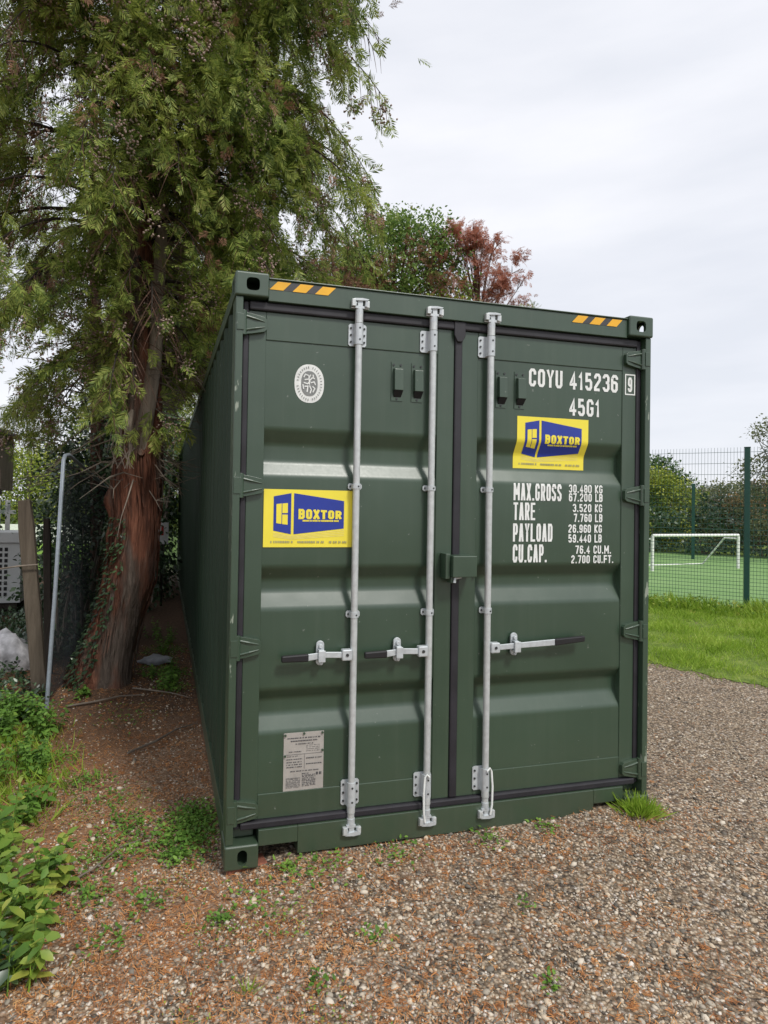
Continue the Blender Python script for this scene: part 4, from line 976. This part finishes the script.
gl = (-6.0, 27.0, 0)
make_tree('yellow_bush', 'round yellow-green bush across the lawn left of the frame', 'bush', gl, 4.4, [(0,0,2.2,2.0,1.4,1.6), (-1.8,.2,1.9,1.6,1.2,1.5), (1.5,0,2.0,1.4,1.2,1.5), (0,0,3.4,1.2,1,.7)], 11000, .13, 'yellowleaf', .14, clump=.25, hollow=.6)
make_tree('russet_tree', 'russet tree top showing behind the yellow-green bush', 'tree', (-5.2, 33.0, 0), 7.0, [(0,0,4.9,2.0,1.4,1.3), (2.2,0,4.5,1.6,1.2,1.1), (-2,0,4.2,1.4,1.2,1.1), (0,0,3,2.6,1.4,1.4)], 7000, .16, 'autumn', .16, clump=.3, limbs=20)
make_tree('far_tree', 'dark green tree beyond the lawn right of the yellow bush', 'tree', (-1.5, 30.0, 0), 6.5, [(0,0,4.2,2.2,1.6,1.7), (1.5,0,3,2,1.5,1.6), (-1,0,2.2,2,1.5,1.6)], 8000, .16, 'broad', .16, clump=.3)

# right hand trees beyond the pitch
zb = -.15
make_tree('yellow_green_tree', 'yellow-green bushy tree behind the far fence beside container', 'tree', (22.6, 22.6, zb), 4.6, [(0,0,2.7,1.4,1.2,1.2), (-1.2,.3,2.4,1.2,1,1.3), (1.3,-.2,2.3,1.2,1,1.1), (.2,0,1.2,2.0,1.3,1.1), (0,0,3.5,.8,.8,.5)], 12000, .16, 'yellowleaf', .15, clump=.26, hollow=.6)
make_tree('round_dark_tree', 'rounded dark green tree behind the yellow-green one', 'tree', (30.6, 31.0, zb), 5.2, [(0,0,3.9,1.7,1.6,1.4), (-1.8,.3,3.4,1.6,1.5,1.4), (1.6,-.3,3.0,1.3,1.5,1.3), (0,0,2.0,2.6,1.8,1.6)], 12000, .20, 'broad', .2, clump=.3, hollow=.6)
for k, (x, y, h, lab, mt) in enumerate(((27.0, 22.8, 3.5, 'olive green tree right of the far fence post', 'olive'), (29.0, 20.2, 4.1, 'tree with orange tinted top behind the goal', 'orange'), (31.5, 18.4, 4.4, 'grey-green tree directly right of the near fence post', 'autumn'), (33.5, 27.0, 4.0, 'tree with bare twigs on top between the two fence posts', 'olive'))):
    make_tree('hedgerow_tree', lab, 'tree', (x, y, zb), h, [(0,0,h*.68,1.7,1.4,h*.27), (1.4,-.8,h*.5,1.6,1.4,h*.35), (-1.3,.7,h*.5,1.6,1.4,h*.35), (0,0,h*.22,2.3,1.6,h*.25)], 9000, .15, mt, .13, clump=.24, limbs=26, hollow=.6)
make_tree('airy_tree', 'taller airy tree with thin foliage at the right edge', 'tree', (24.1, 17.0, zb), 6.3, [(0,0,5.3,1.0,1,.9), (.5,-.4,4.2,1.4,1.2,1.0), (-.6,.3,3.4,.9,.9,.9), (0,0,2,1.6,1.2,1.2)], 6000, .12, 'olive', .12, clump=.18, limbs=24)
hedge('field_hedge', 'long dark hedge along the far side of the pitch', [(16.5+i*1.6, 22.6-i*1.55+3, .8, 1.5, 1.0, 1.3) for i in range(-3, 9)], 16000, .17, 'darkleaf', clump=.3)
# distant wood so the horizon is closed
b_ = [(-70+i*9.0, 62+8*math.sin(i*1.7), 1.6+.4*math.sin(i*2.3), 6.5, 3, 2.6+.6*math.sin(i*1.3)) for i in range(18)]+[(60+i*3, 58-i*7, 1.3, 5, 4, 2.4) for i in range(9)]
o = leafmesh('distant_wood', b_, 22000, .55, 'autumn', None, clump=.9, hollow=.7, zmin=-.2); tag(o, 'distant wood closing the horizon', None, None, 'stuff'); o['category'] = 'wood'

# ---------------------------------------------------------------- left side: frame, posts, cabinet, building
sc = thing('netting_frame', 'leaning galvanised tube frame covered with dark netting by the trunk', 'screen', (-1.21, 2.55, 0))
A0, A1 = Vector((-1.21,2.55,0)), Vector((-1.135,2.63,2.10)); A2 = Vector((-1.11,2.75,2.155)); A3 = Vector((-.92,4.4,1.90)); A4 = Vector((-1.05,4.3,-.05))
b = MB().tube([A0, A0*.5+A1*.5+Vector((.005,0,0)), A1, A1*.4+A2*.6+Vector((-.012,-.01,.012)), A2, A2*.6+A3*.4, A3], .017, 12); local(b, A0).build('tube_frame', 'tube', sc, smooth=True)
nu, nv = 14, 14; V = []; F = []
for i in range(nu+1):
    for j in range(nv+1):
        u, v = i/nu, j/nv; lo = A0.lerp(A4, u)+Vector((.0,0,.12)); hi = (A2-Vector((.01,0,.05))).lerp(A3, u); p = lo.lerp(hi, v)
        V.append(tuple(p+Vector((.03*math.sin(u*9+v*4)*math.sin(v*3.1), 0, 0))-A0))
for i in range(nu):
    for j in range(nv): k = i*(nv+1)+j; F.append((k, k+1, k+nv+2, k+nv+1))
MB().add(V, F).build('netting', 'net', sc, smooth=True)
def leaning_post(name, label, base, top, hw, hd, mat, cat_='post'):
    base, top = Vector(base), Vector(top); az = (top-base).normalized(); ax = Vector((1,0,0)); ax = (ax-az*ax.dot(az)).normalized(); ay = az.cross(ax)
    n = 8; V = []; F = []
    L = (top-base).length
    for i in range(n+1):
        c = base+az*L*i/n; w_ = hw*(1+.04*math.sin(i*2.1)) * (1 if i < n else .8)
        V += [c-ax*w_-ay*hd, c+ax*w_-ay*hd, c+ax*w_+ay*hd, c-ax*w_+ay*hd]
        if i:
            for k in range(4): F.append((4*(i-1)+k, 4*(i-1)+(k+1) % 4, 4*i+(k+1) % 4, 4*i+k))
    F += [(0,1,2,3), (4*n+3, 4*n+2, 4*n+1, 4*n)]
    b = MB().add([tuple(v-base) for v in V], F); o = b.build(name, mat, None, bevel=.008); o.location = base; tag(o, label, cat_); return o
leaning_post('wooden_post', 'weathered pale wooden post leaning left of the netting frame', (-1.31,2.95,-.1), (-1.50,3.0,1.76), .060, .045, 'wood')
leaning_post('wooden_post', 'thin dark wooden post between pale post and netting frame', (-1.36,3.6,-.1), (-1.44,3.75,1.58), .034, .034, 'darkwood')
b = MB().tube([(-2.6,3.1,.95), (-1.9,2.93,1.13), (-1.50,2.90,1.19), (-1.36,2.90,1.20)], .008, 6); o = b.build('loose_branch', 'twig'); tag(o, 'thin bare stick lying across the pale wooden post', 'branch')

ac = thing('ventilation_cabinet', 'pale grey cabinet with a perforated front at the left edge', 'cabinet', (-2.9, 7.4, 0))
b = MB().box(-.9, .50, 0, .7, .20, 1.10); b.cur = 1
MB().box(-.93, .53, -.03, .73, 1.105, 1.27).build('cabinet_lid', 'ac', ac, bevel=.012)
for i in range(12):
    for j in range(9): x = -.55+i*.075; z = .30+j*.085; b.add(*(lambda v: (v, [(0,1,2,3)]))([(x, -.004, z), (x+.045, -.004, z), (x+.045, -.004, z+.055), (x, -.004, z+.055)]))
b.build('cabinet_body', ('ac', 'dark'), ac); MB().box(-.85, .45, .05, .65, -.05, .1995).build('cabinet_base', 'darkwood', ac)

bl = thing('timber_building', 'brown timber building with a projecting balcony at the left edge', 'building', (-4.95, 10.2, 0))
MB().box(-3.0, 1.50, .2, 1.5, 1.95, 3.05).build('upper_wall', 'wood', bl); MB().box(-3.0, .9, .8, 1.5, -.1, 1.945).build('lower_wall', 'darkwood', bl)
b = MB().add([(-3.2,-.1,3.45), (1.62,-.1,3.06), (1.62,1.7,3.06), (-3.2,1.7,3.45), (-3.2,-.1,3.52), (1.62,-.1,3.13), (1.62,1.7,3.13), (-3.2,1.7,3.52)], [(0,1,2,3), (4,7,6,5), (0,4,5,1), (1,5,6,2), (2,6,7,3), (3,7,4,0)]); b.build('roof', 'roofing', bl)
b = MB()
for k in range(16): b.box(-3.0+k*.29, -2.78+k*.29, .17, .1998, 1.97, 2.35)
b.build('balcony_boards', 'wood', bl); MB().box(-3.0, 1.60, -.1, .16, 1.86, 1.945).build('balcony_beam', 'darkwood', bl)
for x in (-1.2, 1.42): MB().box(x, x+.12, 0, .12, -.1, 1.855).build('balcony_post', 'wood', bl)
lf = thing('lattice_fence', 'low pale slatted fence behind the grey cabinet', 'fence', (-4.0, 9.6, 0))
b = MB()
for k in range(14): b.box(-1.2+k*.16, -1.12+k*.16, 0, .02, -.05, 1.75)
b.build('slats', 'ac', lf); MB().box(-1.2, 1.05, .0205, .05, 1.5, 1.57).build('rail', 'ac', lf)
hedge('climbing_shrub', 'leafy shrub between the timber building and grey cabinet', [(-3.45,9.0,1.5,.35,.3,.6), (-3.6,8.8,1.0,.5,.4,.7), (-3.1,8.8,.6,.3,.3,.5)], 2600, .09, 'darkleaf', 'shrub', .12)
b = MB(); pts = [(-7+i*.8, 7.5+i*.9, 4.25-.36*i+.028*i*i) for i in range(11)]; b.tube(pts, .012, 6); o = b.build('overhead_cable', 'cable'); tag(o, 'thin dark cable sagging across the sky from the building', 'cable')
wl = MB().box(-9, -2.2, 25.2, 25.4, -.1, .75).build('garden_wall', 'goal'); tag(wl, 'low white wall beyond the bright lawn', 'wall')

def lump(name, label, cat_, c, r, mat, seed, n=3):
    bm = bmesh.new(); bmesh.ops.create_icosphere(bm, subdivisions=n, radius=1); rr = np.random.default_rng(seed); ph = rr.uniform(0, 6, 6)
    for v in bm.verts:
        p = v.co; k = 1+.18*math.sin(4*p.x+ph[0])*math.sin(5*p.y+ph[1])+.12*math.sin(9*p.x+7*p.z+ph[2])+.08*math.sin(13*p.y+11*p.z+ph[3])
        v.co = Vector((p.x*r[0]*k, p.y*r[1]*k, max(-.2, p.z)*r[2]*k))
    me = bpy.data.meshes.new(name); bm.to_mesh(me); bm.free(); me.materials.append(M[mat]); me.polygons.foreach_set('use_smooth', [True]*len(me.polygons))
    o = bpy.data.objects.new(name, me); col.objects.link(o); o.location = c; tag(o, label, cat_); return o
lump('white_sack', 'dirty white sack of rubble left of the pale wooden post', 'sack', (-1.88, 3.95, .10), (.36, .30, .30), 'rubble', 4)
lump('plastic_scrap', 'crumpled pale grey plastic scrap lying right of the trunk', 'litter', (-.36, 3.95, .06), (.17, .12, .055), 'plastic', 8)

# ---------------------------------------------------------------- ground cover
def on_ground(x, y, dz=0): return np.stack([x, y, gz(x, y)+dz], 1)
def under_container(x, y, m_=0.0): return (x > .0-m_) & (x < W+m_) & (y > .02-m_) & (y < LEN)
def near_sample(n, x0=-2.0, x1=6.0, y0=-2.0, y1=5.0, power=1.4):
    o = []; tot = 0
    while tot < n:
        x = rng.uniform(x0, x1, n*3); y = rng.uniform(y0, y1, n*3); d = np.hypot(x-CAM[0], y-CAM[1])
        s = (rng.random(n*3) < (1.6/np.maximum(d, 1.6))**power) & ~under_container(x, y) & ~in_verge(x, y); o.append(np.stack([x[s], y[s]], 1)); tot += s.sum()
    return np.concatenate(o)[:n].T
phi = (1+5**.5)/2
ico_v = np.array([(-1,phi,0), (1,phi,0), (-1,-phi,0), (1,-phi,0), (0,-1,phi), (0,1,phi), (0,-1,-phi), (0,1,-phi), (phi,0,-1), (phi,0,1), (-phi,0,-1), (-phi,0,1)])/1.9
ico_f = np.array([(0,11,5), (0,5,1), (0,1,7), (0,7,10), (0,10,11), (1,5,9), (5,11,4), (11,10,2), (10,7,6), (7,1,8), (3,9,4), (3,4,2), (3,2,6), (3,6,8), (3,8,9), (4,9,5), (2,4,11), (6,2,10), (8,6,7), (9,8,1)])
def pebbles(name, n, s0, s1, label):
    x, y = near_sample(n); keep = rng.random(n) < np.clip(1.05+x*.35-y*.06, .12, 1)*np.where((x < .05) & (y > .7), .38, 1); x, y = x[keep], y[keep]; n = len(x)
    bare = np.zeros(n)
    for bx_, by_, br_ in ((.9,-.75,.22), (1.35,-.45,.3), (2.1,-.75,.2), (.1,-.9,.16), (2.9,.4,.4), (3.6,1.4,.5), (-.25,-.15,.2), (.45,-.42,.15), (1.7,-1.1,.18)): bare = np.maximum(bare, np.exp(-((x-bx_)**2+((y-by_)*1.6)**2)/br_**2))
    k_ = rng.random(n) > bare*.9; x, y = x[k_], y[k_]; n = len(x)
    S = np.exp(rng.uniform(np.log(s0), np.log(s1), n)); ms = frames(np.stack([rng.normal(size=n), rng.normal(size=n), rng.normal(0, .25, n)], 1), np.tile([0.,0,1], (n, 1))+rng.normal(0, .25, (n, 3)), S)
    ms = ms*np.stack([rng.uniform(.9, 1.4, n), rng.uniform(.7, 1.1, n), rng.uniform(.45, .8, n)], 1)[:, None, :]
    tv = [ico_v*(1+rng.uniform(-.22, .22, (12, 1))) for _ in range(4)]; idx = rng.integers(0, 4, n); pos = on_ground(x, y, S*.1)
    V, F = cat([inst(t, ico_f, ms[idx == k], pos[idx == k]) for k, t in enumerate(tv)]); o = npmesh(name, V, F, 'pebble', smooth=False); tag(o, label, None, None, 'stuff'); return o
pebbles('gravel_stones', 85000, .0028, .0088, 'loose grey and tan gravel stones over the yard')
pebbles('larger_stones', 2600, .0105, .017, 'larger loose stones among the gravel')
# brown needles and dead sprays
x, y = near_sample(190000, x1=5.2, power=1.3)
pn = .5+.5*np.sin(x*3.1+np.sin(y*2.3)*1.7)*np.sin(y*3.7+x*1.1); pr = np.clip(.80-x*.22+.05*y, .06, 1.1)*(.35+.9*pn)+.75*np.exp(-((y+.10)/.22)**2)*((x > -.1) & (x < 2.5))+.25*(x < 0)
pr *= .45+1.1*(np.sin(x*11+np.sin(y*7)*2)*np.sin(y*13+np.sin(x*9)*2) > -.15)
s = rng.random(len(x)) < pr*.85; x, y = x[s], y[s]; n = len(x); print('litter', n)
nt_v = np.array([(0,-.5,0), (1,-.5,.2), (1,.5,.2), (0,.5,0)])*np.array([1, .10, 1]); nt_f = np.array([(0,1,2,3)])
V, F = inst(nt_v, nt_f, frames(np.stack([rng.normal(size=n), rng.normal(size=n), rng.normal(0, .22, n)], 1), np.tile([0.,0,1], (n, 1))+rng.normal(0, .3, (n, 3)), rng.uniform(.009, .028, n)), on_ground(x, y, rng.uniform(.002, .011, n)))
x2, y2 = near_sample(9000, x1=5.2, power=1.2); s = rng.random(9000) < np.clip(.5-x2*.12, .05, .9); x2, y2 = x2[s], y2[s]; n2 = len(x2)
U2 = scatter([(v*np.array([1,1,.4]), f) for v, f in FT], on_ground(x2, y2, .006), np.stack([rng.normal(size=n2), rng.normal(size=n2), rng.normal(0, .08, n2)], 1), np.tile([0.,0,1], (n2, 1))+rng.normal(0, .15, (n2, 3)), rng.uniform(.015, .045, n2))
V, F = cat([(V, F), U2]); tag(npmesh('needle_litter', V, F, 'litter'), 'brown fallen cypress needles and sprays over the gravel', None, None, 'stuff')
# fallen leaves right of the container
# low creeping weeds in patches
def weed_patch(spots, tm, size, mat, name, label, dens=1.0):
    Ps, Ds, Us, Ss = [], [], [], []
    for x, y, r, n_ in spots:
        n_ = int(n_*dens); a = rng.normal(0, r*.5, (n_, 2)); px, py = x+a[:, 0], y+a[:, 1]; s = ~under_container(px, py, -.01); px, py = px[s], py[s]
        P = on_ground(px, py, rng.uniform(.004, .03, len(px))); Ps.append(P); D = np.stack([rng.normal(size=len(px)), rng.normal(size=len(px)), rng.uniform(0, .7, len(px))], 1); Ds.append(D)
        Us.append(np.tile([0.,0,1], (len(px), 1))+rng.normal(0, .3, (len(px), 3))); Ss.append(rng.uniform(.6, 1.3, len(px))*size)
    P, D, U, S = map(np.concatenate, (Ps, Ds, Us, Ss)); V, F = scatter(tm, P, D, U, S); return tag(npmesh(name, V, F, mat), label, None, None, 'stuff')
spots = [(-.16,.42,.22,900), (-.10,.62,.16,500), (-.22,.25,.12,200), (-.55,.35,.18,260), (-.45,.60,.15,200), (-.60,.0,.15,160), (-.35,-.1,.10,70), (-.5,-.35,.10,60), (-.05,-.30,.05,40), (.10,-.28,.25,120), (.45,-.10,.20,110), (.30,-.05,.06,60), (.85,-.08,.14,80), (1.35,-.08,.10,60),
         (1.7,-.06,.08,50), (-.62,.9,.2,150), (-.75,1.2,.15,150), (.55,-.62,.06,26), (.28,-.78,.05,30), (1.25,-.6,.05,20), (1.1,-1.0,.05,30), (2.9,1.3,.1,30), (-.25,3.5,.25,500), (-.2,3.0,.15,260), (-.28,4.6,.3,420), (-.6,2.3,.3,100), (-.95,1.6,.15,160)]
weed_patch(spots, [LEAF], .024, 'nettle', 'low_weeds', 'low creeping weeds in patches on the gravel')
moss = [(x+rng.normal(0, .1), y+rng.normal(0, .1), .14, 130) for x, y in ((-.3,0), (0,-.45), (.4,-.35), (-.2,-.75), (-.4,.8), (-.7,.6), (.2,-.9))]
weed_patch(moss, [LEAF2], .010, 'bigleaf', 'tiny_seedlings', 'tiny yellowish seedlings between stones')

# grass: verge blades
bl_v = np.array([(0,-.035,0), (0,.035,0), (.5,.028,.02), (.5,-.028,.02), (1,0,-.12)]); 
BLADE = (np.array([(0,-.04,0), (0,.04,0), (.55,.03,.03), (.55,-.03,.03), (1.0,.004,-.10), (1.0,-.004,-.10)]), np.array([(0,1,2,3), (3,2,4,5)]))
def blades(P, hgt, lean=.45):
    n = len(P); D = np.stack([rng.normal(0, lean, n), rng.normal(0, lean, n), np.ones(n)], 1); U = randdir(n); return scatter([BLADE], P, D, U, hgt)
n = 210000; x = rng.uniform(4.1, 12.5, n); y = rng.uniform(-1.0, 10.5, n); bd = beyond(x, y); s = in_verge(x-.05+rng.normal(0, .10, n), y) & (bd < .15); x, y = x[s], y[s]; bd = bd[s]
pk = .5+.5*np.sin(x*4.1+np.sin(y*3))*np.sin(y*3.7+np.sin(x*2.2)); kp = rng.random(len(x)) < .35+.65*pk; x, y, bd, pk = x[kp], y[kp], bd[kp], pk[kp]
hh = rng.uniform(.025, .085, len(x))*(.6+.9*pk)*(1+1.6*np.exp(-((bd+.1)/.45)**2)); V, F = blades(on_ground(x, y, .004), hh*1.3, .7)
tag(npmesh('verge_grass', V, F, 'grass'), 'bright green rough grass growing on the verge', None, None, 'stuff')
n = 4200; t_ = rng.uniform(-4, 7, n); off = rng.normal(-.22, .26, n); x = FA.x+FD.x*t_+off*.71; y = FA.y+FD.y*t_+off*.70; wd = scatter([LEAF], on_ground(x, y, rng.uniform(.01, .26, n)*(0.25+.75*np.abs(np.sin(t_*1.7+np.sin(t_*4))))), randdir(n)+np.array([0,0,.3]), np.tile([0.,0,1], (n, 1))+rng.normal(0, .5, (n, 3)), rng.uniform(.03, .08, n))
tag(npmesh('fence_foot_weeds', wd[0], wd[1], 'bigleaf'), 'tangled weeds along the foot of the mesh fence', None, None, 'stuff')
# grass along the bank on the left
n = 9000; x = rng.uniform(-2.2, -.62, n); y = rng.uniform(-1.2, 2.2, n); s = (x+.95+.12*np.sin(y*4)+rng.normal(0, .09, n)) < 0; x, y = x[s], y[s]; V, F = blades(on_ground(x, y), rng.uniform(.05, .13, len(x)), .6)
tag(npmesh('bank_grass', V, F, 'grass'), 'long loose grass on the bank at the lower left', None, None, 'stuff')
n = 16000; x = rng.uniform(-3.4, -1.0, n); y = rng.uniform(1.2, 8, n); s = (x < -1.25-.05*y+.2*np.sin(y*3)); x, y = x[s], y[s]
V, F = scatter([LEAF], on_ground(x, y, rng.uniform(0, .12, len(x))), randdir(len(x))+np.array([0,0,.2]), np.tile([0.,0,1], (len(x), 1))+rng.normal(0, .4, (len(x), 3)), rng.uniform(.03, .06, len(x)))
tag(npmesh('ivy_ground_cover', V, F, 'darkleaf'), 'dark ivy creeping over the ground left of the posts', None, None, 'stuff')

def tuft(label, loc, n_, r, h, mat='grass', cat_='grass tuft'):
    a = rng.normal(0, r*.4, (n_, 2)); P = np.stack([a[:, 0], a[:, 1], np.zeros(n_)], 1); D = np.stack([a[:, 0]/r*1.1+rng.normal(0, .25, n_), a[:, 1]/r*1.1+rng.normal(0, .25, n_), np.ones(n_)*.9], 1)
    V, F = scatter([BLADE], P, D, randdir(n_), rng.uniform(.6, 1.1, n_)*h); o = npmesh('grass_tuft', V, F, mat); o.location = (loc[0], loc[1], float(gz(loc[0], loc[1]))); tag(o, label, cat_); return o
tuft('bright green grass tuft growing at the right corner of the container', (2.31, -.06), 330, .10, .105)
tuft('small green tuft by the bottom edge below the doors', (.66, -1.22), 60, .05, .06)
tuft('small weed tuft at the lower left of the gravel', (.02, -.74), 26, .03, .05)

# nettles: individual plants on the left bank
def nettle(loc, h, seed, label, leaf='nettle', ls=.07, name='nettle_plant', cat_='nettle'):
    rr = np.random.default_rng(seed); z = float(gz(loc[0], loc[1])); t = thing(name, label, cat_, (loc[0], loc[1], z), 'leafy plants on the left bank')
    b = MB(); P, D, U, S = [], [], [], []
    for k in range(rr.integers(4, 7)):
        az = rr.uniform(0, 6.28); ln = rr.uniform(.1, .5); hk = h*rr.uniform(.6, 1.1); d = np.array([math.cos(az)*ln, math.sin(az)*ln, 1]); bx_ = rr.normal(0, .035, 3)*np.array([1,1,0])
        pts = [bx_+d*hk*s for s in (0, .4, .75, 1)]; b.tube([tuple(p) for p in pts], [.0035, .003, .002, .001], 5, False)
        nl = 7
        for j in range(nl):
            s = .22+.78*j/(nl-1); p = bx_+d*hk*s; a0 = j*1.57+az
            for q in range(2):
                a = a0+q*math.pi; P.append(p); a += rr.normal(0, .35); D.append([math.cos(a), math.sin(a), .35-.9*rr.random()]); U.append([rr.normal(0, .35), rr.normal(0, .35), 1]); S.append(ls*rr.uniform(.5, 1.2)*(1.15-.55*s))
    b.build('stems', 'nettle', t); V, F = scatter([LEAF], np.array(P), np.array(D), np.array(U), np.array(S)); npmesh('leaves', V, F, leaf, t); return t
r3 = np.random.default_rng(5)
for i in range(44):
    y = r3.uniform(.75, 2.6); x = -1.03-.10*y+(-r3.random()*.75)+.12
    nettle((x, y), r3.uniform(.14, .30), 100+i, 'leafy green nettle in the dense patch left of the needles')
for i, (x, y, h, lab) in enumerate(((-.90,-.02,.34,'broad-leaved bramble with large pale leaves, nearest the left edge'), (-.98,.22,.42,'broad-leaved bramble, tallest one rising at the left edge'), (-.80,-.22,.26,'broad-leaved bramble spreading low towards the gravel'),
        (-1.08,.45,.36,'broad-leaved bramble behind the tall one, under the nettles'), (-.86,-.50,.22,'dark low bramble in the bottom left corner'), (-.98,-.32,.32,'bramble with yellowing leaves in the lower left corner'), (-.80,-.48,.24,'small pale bramble at the edge of the gravel, lower left'), (-.76,.10,.22,'small bramble reaching over the needles above the lower left corner'))):
    nettle((x, y), h, 300+i, lab, 'bigleaf' if i != 4 else 'darkleaf', .098 if i != 4 else .07, 'bramble_plant', 'bramble')
for i, (x, y, h) in enumerate(((-.28,2.95,.20), (-.20,3.15,.16), (-.36,3.25,.14), (-.15,3.5,.18), (-.30,4.5,.22), (-.22,5.0,.25), (-.40,5.4,.25), (-.95,2.75,.10))):
    nettle((x, y), h, 500+i, 'low green nettle growing between trunk and container' if i < 7 else 'small nettle sprouting at the left foot of the trunk', 'nettle', .055)
n = 700; zz = rng.uniform(.1, 1.5, n)**1.2; aa = rng.uniform(2.6, 4.4, n); cc = np.array([trunk_at(z) for z in zz]); rr_ = np.interp(zz, [0, .4, 1, 2], [.34, .27, .235, .22])
V, F = scatter([LEAF], cc+np.stack([np.cos(aa)*rr_, np.sin(aa)*rr_, np.zeros(n)], 1), np.stack([np.cos(aa), np.sin(aa), -.6*np.ones(n)], 1)+rng.normal(0, .5, (n, 3)), np.stack([np.cos(aa), np.sin(aa), np.ones(n)], 1), rng.uniform(.03, .055, n))
npmesh('climbing_ivy', V-np.array(TB), F, 'darkleaf', tree)
# sticks
for i, (a, b2, r_, lab) in enumerate((((-.75,.05), (-.38,.42), .005, 'pale dry stick lying on gravel near the bottom left'), ((-.52,1.55), (-.02,2.05), .009, 'pale stick lying on bare soil beside the container'), ((-1.05,2.55), (-.45,2.75), .010, 'dry stick lying at the foot of the trunk'), ((-.55,2.9), (-.05,2.7), .008, 'bent stick between trunk foot and container'),
        ((.55,-.75), (.72,-1.0), .003, 'short thin stick on the gravel before the doors'), ((2.6,-.25), (2.75,-.55), .003, 'thin dark stick on the gravel right of the tuft'))):
    p0 = np.array([a[0], a[1], float(gz(*a))+.012+r_]); p1 = np.array([b2[0], b2[1], float(gz(*b2))+.012+r_]); q = [(0, 0, 0), tuple((p1-p0)*.35+np.array([.015, -.02, .012])), tuple((p1-p0)*.7+np.array([-.01, .02, .012])), tuple(p1-p0)]
    o = MB().tube(q, [r_, r_*.9, r_*.7, r_*.4], 6).build('stick', 'twig'); o.location = tuple(p0); tag(o, lab, 'stick')
